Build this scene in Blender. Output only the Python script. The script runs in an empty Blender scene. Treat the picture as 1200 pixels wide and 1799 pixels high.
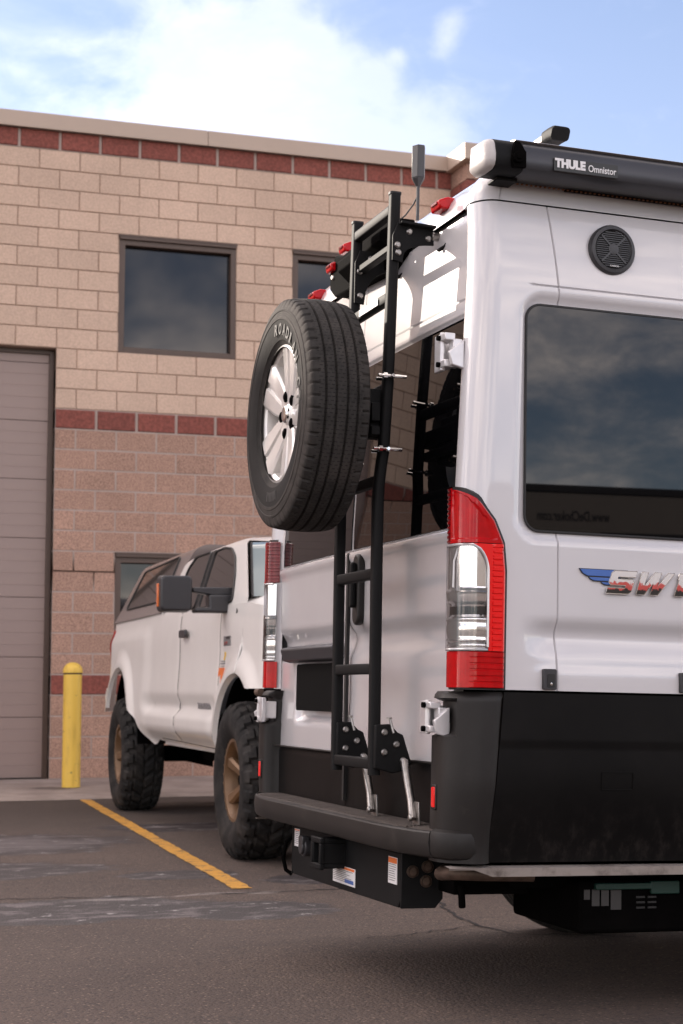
import bpy, math, random
import numpy as np
from mathutils import Matrix, Vector
random.seed(7)
rng = np.random.default_rng(7)
R = math.radians
S = bpy.context.scene
COL = S.collection
# ------------------------------------------------------------------ camera
YAW, TILT = R(18.65), R(6.0)
cam_d = bpy.data.cameras.new('camera')
cam = bpy.data.objects.new('camera', cam_d); COL.objects.link(cam)
cam.location = (0, 0, 1.0)
cam.rotation_euler = (R(90) + TILT, 0, -YAW)
cam_d.sensor_fit = 'HORIZONTAL'; cam_d.sensor_width = 24.0; cam_d.lens = 59.0
cam_d.clip_start = 0.1; cam_d.clip_end = 3000
cam_d.dof.use_dof = True; cam_d.dof.focus_distance = 5.1; cam_d.dof.aperture_fstop = 7.1
S.camera = cam
S.view_settings.view_transform = 'Standard'; S.view_settings.look = 'None'
S.view_settings.exposure = 1.2; S.view_settings.gamma = 1.0
S.view_settings.use_curve_mapping = False
# ------------------------------------------------------------------ light
SUN_EL, SUN_AZ = R(19.8), R(29.0)          # azimuth: from +Y (behind the building) towards -X
sun_dir = Vector((-math.sin(SUN_AZ) * math.cos(SUN_EL), math.cos(SUN_AZ) * math.cos(SUN_EL), math.sin(SUN_EL)))
sun_d = bpy.data.lights.new('sun', 'SUN'); sun_d.energy = 2.1; sun_d.angle = R(0.6); sun_d.color = (1.0, 0.90, 0.78)
sun = bpy.data.objects.new('sun', sun_d); COL.objects.link(sun)
sun.rotation_euler = sun_dir.to_track_quat('Z', 'Y').to_euler()

def view_dir(px, py):
    f = Vector((math.sin(YAW) * math.cos(TILT), math.cos(YAW) * math.cos(TILT), math.sin(TILT)))
    r = Vector((math.cos(YAW), -math.sin(YAW), 0)); u = r.cross(f)
    return (f + r * ((px - 600) / 2950) - u * ((py - 899.5) / 2950)).normalized()

class NT:
    """small node-tree helper"""
    def __init__(s, tree): s.t = tree; s.n = tree.nodes; s.l = tree.links
    def new(s, typ, **kw):
        n = s.n.new(typ)
        for k, v in kw.items(): setattr(n, k, v)
        return n
    def put(s, sock, v):
        if v is None: return
        if isinstance(v, bpy.types.NodeSocket): s.l.new(v, sock)
        else: sock.default_value = v
    def math(s, op, a, b=None, c=None, clamp=False):
        n = s.new('ShaderNodeMath', operation=op, use_clamp=clamp)
        for i, v in enumerate((a, b, c)): s.put(n.inputs[i], v)
        return n.outputs[0]
    def vmath(s, op, a, b=None):
        n = s.new('ShaderNodeVectorMath', operation=op)
        s.put(n.inputs[0], a); s.put(n.inputs[1], b)
        return n.outputs['Value'] if op in ('DOT_PRODUCT', 'LENGTH', 'DISTANCE') else n.outputs[0]
    def noise(s, vec, scale, detail=4, rough=.55, dist=0, lac=2.0):
        n = s.new('ShaderNodeTexNoise'); s.put(n.inputs['Vector'], vec)
        n.inputs['Scale'].default_value = scale; n.inputs['Detail'].default_value = detail
        n.inputs['Roughness'].default_value = rough; n.inputs['Distortion'].default_value = dist
        n.inputs['Lacunarity'].default_value = lac
        return n.outputs[0]
    def ramp(s, fac, a, b, lo=0., hi=1., smooth=True):
        n = s.new('ShaderNodeMapRange', interpolation_type='SMOOTHSTEP' if smooth else 'LINEAR')
        s.put(n.inputs[0], fac)
        for i, v in enumerate((a, b, lo, hi)): n.inputs[i + 1].default_value = v
        return n.outputs[0]
    def mix(s, fac, a, b, mode='MIX'):
        n = s.new('ShaderNodeMix', data_type='RGBA', blend_type=mode)
        s.put(n.inputs[0], fac); s.put(n.inputs[6], a); s.put(n.inputs[7], b)
        return n.outputs[2]
    def sep(s, v):
        n = s.new('ShaderNodeSeparateXYZ'); s.put(n.inputs[0], v); return n.outputs
    def comb(s, x, y, z):
        n = s.new('ShaderNodeCombineXYZ')
        for i, v in enumerate((x, y, z)): s.put(n.inputs[i], v)
        return n.outputs[0]
    def bump(s, h, strength=.3, dist=.01):
        n = s.new('ShaderNodeBump'); s.put(n.inputs['Height'], h)
        n.inputs['Strength'].default_value = strength; n.inputs['Distance'].default_value = dist
        return n.outputs[0]

def rgb(r, g, b): return (r, g, b, 1.0)

world = bpy.data.worlds.new('World'); S.world = world; world.use_nodes = True
W = NT(world.node_tree); W.n.clear()
sky = W.new('ShaderNodeTexSky', sky_type='NISHITA')
sky.sun_disc = False; sky.sun_elevation = SUN_EL
sky.sun_rotation = -SUN_AZ
sky.altitude = 1600; sky.air_density = 1.0; sky.dust_density = 0.7; sky.ozone_density = 1.0
tc = W.new('ShaderNodeTexCoord'); d = tc.outputs['Generated']
dx, dy, dz = W.sep(d)
dzc = W.math('ADD', W.math('MAXIMUM', dz, 0.0), 0.22)
flat = W.comb(W.math('DIVIDE', dx, dzc), W.math('DIVIDE', dy, dzc), 0.0)
n1 = W.noise(W.vmath('ADD', flat, (9.3, -4.1, 0)), 1.5, 10, .58, .15)
n2 = W.noise(W.vmath('MULTIPLY', d, (1, 1, 1.7)), 15.0, 12, .66, .3)
def lobe(px, py, width, amp):
    c = view_dir(px, py)
    dist = W.vmath('DISTANCE', d, tuple(c))
    return W.math('MULTIPLY', W.ramp(dist, 0.0, width, 1.0, 0.0), amp)
dens = W.math('ADD', W.math('MULTIPLY', n1, .65), W.math('MULTIPLY', n2, .35))
dens = W.math('ADD', dens, lobe(520, 110, .44, -.46))           # open sky with thin cloud above the building
cloud = W.math('POWER', W.ramp(dens, .415, .66, smooth=False), 1.9)
haze = W.ramp(dz, -.02, .50, .72, .12)
skycol = W.mix(W.math('MULTIPLY', W.ramp(dz, .0, .6, .44, .05), W.ramp(W.vmath('DOT_PRODUCT', d, tuple(sun_dir)), -.6, .6, .30, 1.0)), W.vmath('MULTIPLY', sky.outputs[0], (.93, .87, .89)), rgb(3.5, 3.5, 4.5))
n3 = W.noise(W.vmath('MULTIPLY', d, (1, 1, 1.5)), 26.0, 12, .62, .3)
n4 = W.noise(W.vmath('MULTIPLY', d, (1, 1, 2.5)), 8.0, 9, .6, .5)
thin = None
for px, py, wd, am in ((380, 140, .085, .65), (470, 215, .11, .95), (620, 255, .10, .80), (350, 105, .05, .45), (520, 75, .022, .75), (565, 72, .013, .75), (740, 270, .06, .4),
                       (665, 140, .017, .85), (585, 150, .020, .7), (790, 42, .016, .65), (780, 85, .014, .65), (700, 100, .009, .5), (490, 3, .020, .6), (300, 8, .02, .35), (120, 220, .14, .35)):
    thin = lobe(px, py, wd, am) if thin is None else W.math('ADD', thin, lobe(px, py, wd, am))
thin = W.ramp(W.math('ADD', thin, W.math('MULTIPLY', W.math('SUBTRACT', n3, .5), 1.9)), .05, 1.15)
veil = W.math('ADD', W.math('MULTIPLY', thin, .024), W.math('MULTIPLY', W.math('MULTIPLY', W.ramp(n4, .35, .75), lobe(200, 180, .30, 1.)), .016))
cover = W.math('MULTIPLY', W.math('MAXIMUM', W.math('MULTIPLY', cloud, .93), veil), W.ramp(dz, -.02, .03))
glow = W.math('ADD', 1.0, W.math('MULTIPLY', W.math('POWER', W.math('MAXIMUM', W.vmath('DOT_PRODUCT', d, tuple(sun_dir)), 0.), 2.5), 2.6))
final = W.mix(cover, skycol, W.vmath('MULTIPLY', W.comb(glow, glow, glow), (29.5, 24.8, 21.6)))
bg = W.new('ShaderNodeBackground'); W.put(bg.inputs[0], final); bg.inputs[1].default_value = 0.11
wo = W.new('ShaderNodeOutputWorld'); W.l.new(bg.outputs[0], wo.inputs[0])

# ------------------------------------------------------------------ materials
def material(name, color, rough=.5, metal=0., coat=0., ior=1.5, spec=.5, trans=0., vary=0., vscale=6., bump=0., bscale=80., bdist=.002, rnd=0., coat_rough=.04, dirt=None, custom=None):
    m = bpy.data.materials.new(name); m.use_nodes = True
    N = NT(m.node_tree); p = N.n['Principled BSDF']
    p.inputs['Base Color'].default_value = rgb(*color); p.inputs['Roughness'].default_value = rough
    p.inputs['Metallic'].default_value = metal; p.inputs['Coat Weight'].default_value = coat
    p.inputs['Coat Roughness'].default_value = coat_rough; p.inputs['IOR'].default_value = ior
    p.inputs['Specular IOR Level'].default_value = spec; p.inputs['Transmission Weight'].default_value = trans
    oc = N.new('ShaderNodeTexCoord').outputs['Object']
    c = rgb(*color)
    if rnd:
        oi = N.new('ShaderNodeObjectInfo').outputs['Random']
        c = N.mix(N.ramp(oi, 0, 1, 0, 1, False), rgb(*[x * (1 - rnd) for x in color]), rgb(*[min(1, x * (1 + rnd)) for x in color]))
    if vary:
        f = N.ramp(N.noise(oc, vscale, 6, .6), .3, .7)
        c = N.mix(f, N.mix(1., c, rgb(*(1 - vary,) * 3), 'MULTIPLY'), c)
    if dirt:      # (colour, scale, low, high)
        f = N.ramp(N.noise(oc, dirt[1], 8, .65), dirt[2], dirt[3])
        c = N.mix(f, c, rgb(*dirt[0]))
        N.put(p.inputs['Roughness'], N.math('ADD', N.math('MULTIPLY', f, .25), rough, clamp=True))
    N.put(p.inputs['Base Color'], c)
    if bump:
        N.put(p.inputs['Normal'], N.bump(N.noise(oc, bscale, 5, .6), bump, bdist))
    if custom: custom(N, p, oc, c)
    return m

M = {}
def clad_c(N, p, oc, c):
    z = N.sep(oc)[2]
    f = N.math('MULTIPLY', N.ramp(N.noise(N.vmath('MULTIPLY', oc, (1., 1., .45)), 26., 9, .7), .45, .72), N.ramp(z, .72, .50))
    f2 = N.math('MULTIPLY', N.ramp(N.noise(oc, 3., 8, .65), .45, .8), .16)
    N.put(p.inputs['Base Color'], N.mix(N.math('MAXIMUM', N.math('MULTIPLY', f, .30), N.math('MULTIPLY', f2, .4)), c, rgb(.055, .046, .041)))
M['white'] = material('white_paint', (.62, .60, .615), .28, coat=1., vary=.03, vscale=3, coat_rough=.03)
M['door_white'] = material('door_paint', (.58, .56, .57), .2, coat=1., coat_rough=.02, vary=.03, vscale=4)
M['white_truck'] = material('truck_paint', (.84, .81, .775), .35, coat=.6, vary=.04, vscale=4, coat_rough=.1)
M['cladding'] = material('black_lower_paint', (.006, .0055, .0055), .42, spec=.12, vary=.3, vscale=2, bump=.08, bscale=220, custom=clad_c)
M['plastic'] = material('black_plastic', (.016, .0135, .0125), .5, spec=.35, vary=.25, vscale=7, bump=.25, bscale=420, bdist=.001, dirt=((.07, .058, .05), 9., .58, .9))
M['powder'] = material('black_powder_coat', (.011, .011, .0115), .58, spec=.12, bump=.12, bscale=500, bdist=.0006, vary=.2)
M['rubber_trim'] = material('rubber_trim', (.012, .011, .011), .6)
M['glass'] = material('dark_glass', (.002, .002, .0025), .015, ior=1.45, vary=.0)
M['side_glass'] = material('dark_side_glass', (.0015, .0015, .002), .012, ior=1.48)
M['chrome'] = material('chrome', (.82, .81, .80), .10, metal=1.)
M['silver'] = material('silver_paint', (.66, .64, .65), .3, metal=.35, coat=.6, vary=.08, vscale=30)
M['steel'] = material('steel', (.42, .40, .38), .38, metal=1., vary=.3, vscale=60)
M['alloy'] = material('alloy_wheel', (.80, .77, .74), .3, metal=.25, coat=.8, vary=.06, vscale=12)
M['anod'] = material('anodised_aluminium', (.055, .055, .062), .42, metal=.4, bump=.05, bscale=300, vary=.1)
M['awn_white'] = material('awning_end_white', (.46, .43, .42), .4)
M['alu'] = material('aluminium', (.62, .61, .62), .32, metal=.9)
M['red'] = material('red_lens', (.50, .003, .006), .12, coat=.15, spec=.22, vary=.25, vscale=25)
M['red_dark'] = material('dark_red_lens', (.22, .003, .006), .12, coat=.3, vary=.3, vscale=25)
M['red_bright'] = material('bright_red_reflector', (.78, .012, .012), .15, coat=.25, spec=.3)
M['reflector'] = material('lamp_reflector', (.86, .84, .83), .12, metal=.85)
def clear_custom(N, p, oc, c):
    out = N.n['Material Output']
    tr = N.new('ShaderNodeBsdfTransparent'); gl = N.new('ShaderNodeBsdfGlossy'); gl.inputs['Roughness'].default_value = .02
    fr = N.new('ShaderNodeFresnel'); fr.inputs[0].default_value = 1.5
    mx = N.new('ShaderNodeMixShader'); N.l.new(N.math('MULTIPLY', fr.outputs[0], 1.3, clamp=True), mx.inputs[0]); N.l.new(tr.outputs[0], mx.inputs[1]); N.l.new(gl.outputs[0], mx.inputs[2])
    N.l.new(mx.outputs[0], out.inputs[0])
M['clear'] = material('clear_lens', (1, 1, 1), .02, custom=clear_custom)
M['orange'] = material('amber_lens', (.75, .16, .02), .2, coat=.6)
M['decal_white'] = material('decal_white', (.74, .72, .72), .45)
M['decal_grey'] = material('decal_grey', (.22, .21, .21), .5)
M['decal_orange'] = material('decal_orange', (.75, .17, .03), .45)
M['decal_red'] = material('decal_red', (.62, .05, .04), .4)
M['decal_blue'] = material('decal_blue', (.045, .13, .42), .35, coat=.5)
M['decal_black'] = material('decal_black', (.015, .015, .015), .45)
M['plate'] = material('dark_plate', (.003, .003, .003), .8, spec=.1)
def tyre_custom(N, p, oc, c):
    f = N.ramp(N.noise(oc, 7., 8, .65), .42, .75)
    c2 = N.mix(N.math('MULTIPLY', f, .75), c, rgb(.060, .052, .047))
    N.put(p.inputs['Base Color'], c2)
def tread_custom(N, p, oc, c):
    tyre_custom(N, p, oc, c)
    base = p.inputs['Base Color'].links[0].from_socket
    x, y, z = N.sep(oc); rad = N.math('SQRT', N.math('ADD', N.math('MULTIPLY', y, y), N.math('MULTIPLY', z, z)))
    s_ = N.math('MULTIPLY', N.math('ARCTAN2', z, y), .378 / .0125)
    row = N.math('FLOOR', s_); u = N.math('ADD', N.math('DIVIDE', x, .017), N.math('MULTIPLY', row, .37))
    dash = N.math('MULTIPLY', N.math('LESS_THAN', N.math('FRACT', u), .62), N.math('LESS_THAN', N.math('FRACT', s_), .2))
    dash = N.math('MULTIPLY', dash, N.math('GREATER_THAN', rad, .366))
    dash = N.math('MULTIPLY', dash, N.math('LESS_THAN', N.math('ABSOLUTE', x), .075))
    rings = N.math('MULTIPLY', N.math('LESS_THAN', N.math('FRACT', N.math('MULTIPLY', rad, 160.)), .3), N.math('MULTIPLY', N.math('GREATER_THAN', rad, .318), N.math('LESS_THAN', rad, .340)))
    band = N.math('MULTIPLY', N.math('MULTIPLY', N.ramp(rad, .240, .246), N.ramp(rad, .310, .304)), N.math('LESS_THAN', x, -.085))
    dusty = N.math('MULTIPLY', N.math('MULTIPLY', N.ramp(rad, .304, .312), N.ramp(rad, .372, .362)), N.math('LESS_THAN', x, -.085))
    base = N.mix(N.math('MULTIPLY', dusty, N.ramp(N.noise(oc, 18., 7, .65), .3, .7, .25, .75)), base, rgb(.085, .074, .067))
    base = N.mix(N.math('MULTIPLY', band, .75), base, rgb(.016, .015, .0145))
    m_ = N.math('MAXIMUM', dash, N.math('MULTIPLY', rings, .6))
    N.put(p.inputs['Base Color'], N.mix(N.math('MULTIPLY', m_, .8), base, rgb(.006, .0055, .0055)))
    N.put(p.inputs['Normal'], N.bump(N.math('ADD', N.math('MULTIPLY', m_, -1.), N.math('MULTIPLY', N.noise(oc, 260., 4), .3)), .6, .0025))
M['spare_tyre'] = material('spare_tyre_rubber', (.036, .033, .031), .85, spec=.2, vary=.35, vscale=22, custom=tread_custom)
M['step_top'] = material('dusty_step', (.075, .060, .052), .7, vary=.4, vscale=8, bump=.2, bscale=200)
M['led'] = material('dim_amber', (.20, .075, .025), .5)
M['decal_dim'] = material('shaded_label', (.04, .037, .036), .6)  # label colour darkened to stand in for the shade under the van
M['tyre'] = material('tyre_rubber', (.024, .022, .022), .75, spec=.3, vary=.35, vscale=22, bump=.3, bscale=260, bdist=.0012, custom=tyre_custom)
M['tyre_mud'] = material('dusty_tyre_rubber', (.016, .015, .015), .8, spec=.3, vary=.35, vscale=14, bump=.3, bscale=160, bdist=.002, custom=tyre_custom)
M['tyre_letter'] = material('tyre_lettering', (.085, .08, .076), .7)
M['bronze'] = material('bronze_rim', (.20, .118, .064), .42, metal=.35, vary=.2, vscale=20)
M['dark'] = material('dark_underbody', (.0035, .003, .003), .85, spec=.03, vary=.4, vscale=9)
M['pinch'] = material('dirty_sill_strip', (.30, .26, .235), .6, dirt=((.09, .07, .06), 12., .45, .8))
M['rust'] = material('rusty_pipe', (.16, .11, .085), .55, metal=.6, vary=.4, vscale=30)
M['green'] = material('green_generator', (.006, .035, .025), .5)
M['topper'] = material('grey_topper_paint', (.20, .165, .155), .38, coat=.6, vary=.06)
M['truck_plastic'] = material('mirror_plastic', (.032, .031, .034), .42, bump=.1, bscale=300)
M['truck_glass'] = material('truck_glass', (.014, .013, .012), .03, ior=1.5)
M['windscreen'] = material('truck_windscreen', (.20, .24, .235), .03, ior=1.55)  # pale base colour stands in for the sky reflected in the glass
def bollard_c(N, p, oc, c):
    f = N.ramp(N.noise(oc, 14., 9, .7), .62, .66)
    sc = N.ramp(N.noise(N.vmath('MULTIPLY', oc, (4, 4, .6)), 5., 6, .6), .45, .7)
    c2 = N.mix(N.math('MULTIPLY', sc, .35), c, rgb(.42, .25, .05))
    N.put(p.inputs['Base Color'], N.mix(f, c2, rgb(.10, .08, .07)))
M['yellow'] = material('yellow_bollard_paint', (.86, .56, .09), .5, custom=bollard_c, bump=.1, bscale=60)
def line_c(N, p, oc, c):
    a = N.noise(oc, 9., 10, .72); b = N.noise(oc, 90., 4, .6)
    cr = N.noise(N.vmath('MULTIPLY', oc, (1, 6, 1)), 5., 6, .6)
    f = N.math('MAXIMUM', N.ramp(N.math('ADD', N.math('MULTIPLY', a, .7), N.math('MULTIPLY', b, .3)), .49, .60), N.ramp(cr, .58, .66))
    N.put(p.inputs['Base Color'], N.mix(N.math('MULTIPLY', f, .78), c, rgb(.10, .072, .055)))
M['line'] = material('worn_yellow_paint', (.64, .32, .045), .7, custom=line_c, bump=.3, bscale=150)

def block_mat(name, base, spread, sp_scale, rough_bump, bscale, rnd):
    def c_(N, p, oc, c):
        ge = N.new('ShaderNodeNewGeometry').outputs['Position']
        sp = N.noise(ge, sp_scale, 3, .7)
        big = N.noise(ge, .8, 4, .55)
        c2 = N.mix(N.ramp(sp, .36, .64), rgb(*[x * (1 - spread) for x in base]), rgb(*[min(.9, x * (1 + spread)) for x in base]))
        oi = N.new('ShaderNodeObjectInfo').outputs['Random']
        k = N.math('MULTIPLY', N.math('ADD', N.ramp(oi, 0, 1, 1 - rnd, 1 + rnd, False), N.ramp(big, .3, .7, -.07, .07)), 1.0)
        c3 = N.mix(1., c2, N.comb(k, k, k), 'MULTIPLY')
        drip = N.math('MULTIPLY', N.ramp(N.noise(N.vmath('MULTIPLY', ge, (1., 1., .16)), 3.2, 7, .65), .58, .80), .28)
        salt = N.math('MULTIPLY', N.ramp(N.noise(ge, 2.6, 9, .72), .68, .78), .35)
        c3 = N.mix(drip, c3, rgb(*[x * .55 for x in base]))
        N.put(p.inputs['Base Color'], N.mix(salt, c3, rgb(.58, .50, .46)))
        h = N.math('ADD', N.math('MULTIPLY', N.noise(ge, bscale, 6, .65), .8), N.math('MULTIPLY', sp, .2))
        N.put(p.inputs['Normal'], N.bump(h, 1.0, rough_bump))
    return material(name, base, .85, custom=c_)
M['cream'] = block_mat('cream_block', (.565, .405, .31), .10, 55., .0035, 70., .05)
M['tan'] = block_mat('tan_block', (.36, .218, .162), .34, 85., .004, 60., .07)
M['redblock'] = block_mat('red_split_block', (.215, .062, .046), .22, 30., .022, 13., .10)
M['mortar'] = material('mortar', (.41, .325, .285), .9, vary=.15, vscale=5, bump=.3, bscale=60)
M['mortar_cream'] = material('cream_mortar', (.37, .27, .215), .9, vary=.15, vscale=5)
M['cap'] = material('beige_flashing', (.44, .335, .265), .45, vary=.05, vscale=2)
M['brown'] = material('brown_frame', (.085, .052, .038), .5, vary=.1)
M['shutter'] = material('taupe_door', (.285, .208, .184), .5, vary=.06, vscale=3, bump=.05, bscale=30)
M['win_glass'] = material('building_glass', (.012, .012, .014), .03, ior=1.46)
M['trailer'] = material('trailer_wall', (.17, .15, .135), .6, vary=.1, vscale=1)
M['trailer_dark'] = material('trailer_banner', (.02, .018, .018), .5)

def asphalt_c(N, p, oc, c):
    P = N.new('ShaderNodeNewGeometry').outputs['Position']
    x, y, z = N.sep(P)
    fine = N.noise(P, 170., 3, .75); mid = N.noise(P, 42., 5, .7); big = N.noise(P, .55, 6, .6); streak = N.noise(N.vmath('MULTIPLY', P, (1.2, 6., 1)), 1.1, 7, .6)
    stone = N.new('ShaderNodeTexVoronoi', feature='F1'); N.put(stone.inputs['Vector'], P); stone.inputs['Scale'].default_value = 85.
    sc = N.sep(N.new('ShaderNodeSeparateColor').outputs[0]) if False else None
    scol = N.new('ShaderNodeSeparateColor'); N.put(scol.inputs[0], stone.outputs['Color'])
    base = N.mix(N.ramp(big, .3, .7), rgb(.090, .062, .050), rgb(.138, .096, .076))
    base = N.mix(N.math('MULTIPLY', N.ramp(fine, .40, .64), .75), base, rgb(.048, .040, .037))
    pale = N.math('MULTIPLY', N.ramp(scol.outputs[0], .84, .93), N.ramp(stone.outputs['Distance'], .55, .2))
    base = N.mix(N.math('MULTIPLY', pale, .7), base, rgb(.30, .22, .18))
    darkst = N.math('MULTIPLY', N.ramp(scol.outputs[1], .78, .9), .6)
    base = N.mix(darkst, base, rgb(.035, .029, .027))
    base = N.mix(N.ramp(streak, .52, .75, 0, .35), base, rgb(.055, .046, .042))
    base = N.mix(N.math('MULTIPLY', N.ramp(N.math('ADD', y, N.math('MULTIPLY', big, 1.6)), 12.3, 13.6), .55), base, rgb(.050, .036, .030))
    warp = N.noise(P, 1.6, 7, .62); warp2 = N.noise(P, 6., 6, .65)
    wsum = N.math('ADD', N.math('MULTIPLY', N.math('SUBTRACT', warp, .5), 1.1), N.math('MULTIPLY', N.math('SUBTRACT', warp2, .5), .7))
    def blob(cx, cy, rx, ry, soft=.12):
        u = N.math('DIVIDE', N.math('SUBTRACT', x, cx), rx); v = N.math('DIVIDE', N.math('SUBTRACT', y, cy), ry)
        r = N.math('SQRT', N.math('ADD', N.math('MULTIPLY', u, u), N.math('MULTIPLY', v, v)))
        return N.ramp(N.math('ADD', r, wsum), 1.0 + soft, 1.0 - soft)
    def mx(items):
        o = None
        for it in items: o = it if o is None else N.math('MAXIMUM', o, it)
        return o
    damp = mx([blob(.9, 11.1, 1.45, .75), blob(2.85, 12.1, .6, .35), blob(1.05, 9.5, .8, .45), blob(2.1, 9.0, .32, .2), blob(1.25, 7.72, .95, .42), blob(2.1, 7.5, .38, .33), blob(2.72, 8.6, .25, .22), blob(-1.5, 8.2, 1.6, .8)])
    pale_area = mx([blob(.9, 11.1, 1.15, .55, .2)])
    base = N.mix(N.math('MULTIPLY', damp, .9), base, rgb(.029, .024, .026))
    salt_n = N.noise(N.vmath('MULTIPLY', P, (1., 2.2, 1)), 3.2, 10, .72)
    salt = N.math('MULTIPLY', damp, N.ramp(salt_n, .50, .63, 0, .6))
    salt = N.math('MAXIMUM', salt, N.math('MULTIPLY', pale_area, N.ramp(N.noise(N.vmath('MULTIPLY', P, (.7, 3., 1)), 2.5, 8, .7), .3, .7, .10, .55)))
    base = N.mix(salt, base, rgb(.25, .215, .215))
    # pale salt line in front of the stall
    ln = N.math('ABSOLUTE', N.math('SUBTRACT', y, N.math('ADD', 8.1, N.math('MULTIPLY', N.math('SUBTRACT', warp, .5), .35))))
    lm = N.math('MULTIPLY', N.ramp(ln, .05, .015), N.math('MULTIPLY', N.ramp(x, 1.25, 1.6), N.ramp(x, 2.6, 2.2)))
    base = N.mix(N.math('MULTIPLY', N.math('MULTIPLY', lm, N.ramp(warp2, .35, .6)), .6), base, rgb(.34, .30, .28))
    lum = N.math('MULTIPLY', N.ramp(N.noise(P, 8., 6, .7), .60, .66), N.math('MULTIPLY', damp, .8))
    base = N.mix(lum, base, rgb(.45, .42, .41))
    N.put(p.inputs['Base Color'], base)
    N.put(p.inputs['Roughness'], N.ramp(damp, 0, 1, .86, .6))
    h = N.math('ADD', N.math('MULTIPLY', fine, .5), N.math('ADD', N.math('MULTIPLY', mid, .5), N.math('MULTIPLY', stone.outputs['Distance'], -.9)))
    N.put(p.inputs['Normal'], N.bump(h, .9, .006))
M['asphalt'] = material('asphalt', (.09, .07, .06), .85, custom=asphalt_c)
def conc_c(N, p, oc, c):
    P = N.new('ShaderNodeNewGeometry').outputs['Position']
    f = N.ramp(N.noise(P, 2.2, 9, .65), .35, .7)
    c2 = N.mix(f, rgb(.27, .215, .185), rgb(.40, .325, .28))
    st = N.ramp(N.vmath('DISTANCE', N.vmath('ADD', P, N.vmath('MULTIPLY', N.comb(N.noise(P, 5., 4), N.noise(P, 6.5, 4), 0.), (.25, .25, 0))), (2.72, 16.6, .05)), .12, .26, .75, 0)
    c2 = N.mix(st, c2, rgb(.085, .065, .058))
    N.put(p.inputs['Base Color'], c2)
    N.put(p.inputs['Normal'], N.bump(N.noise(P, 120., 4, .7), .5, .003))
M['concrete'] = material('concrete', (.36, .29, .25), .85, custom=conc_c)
M['crack'] = material('crack_filler', (.018, .015, .014), .9)

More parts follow.
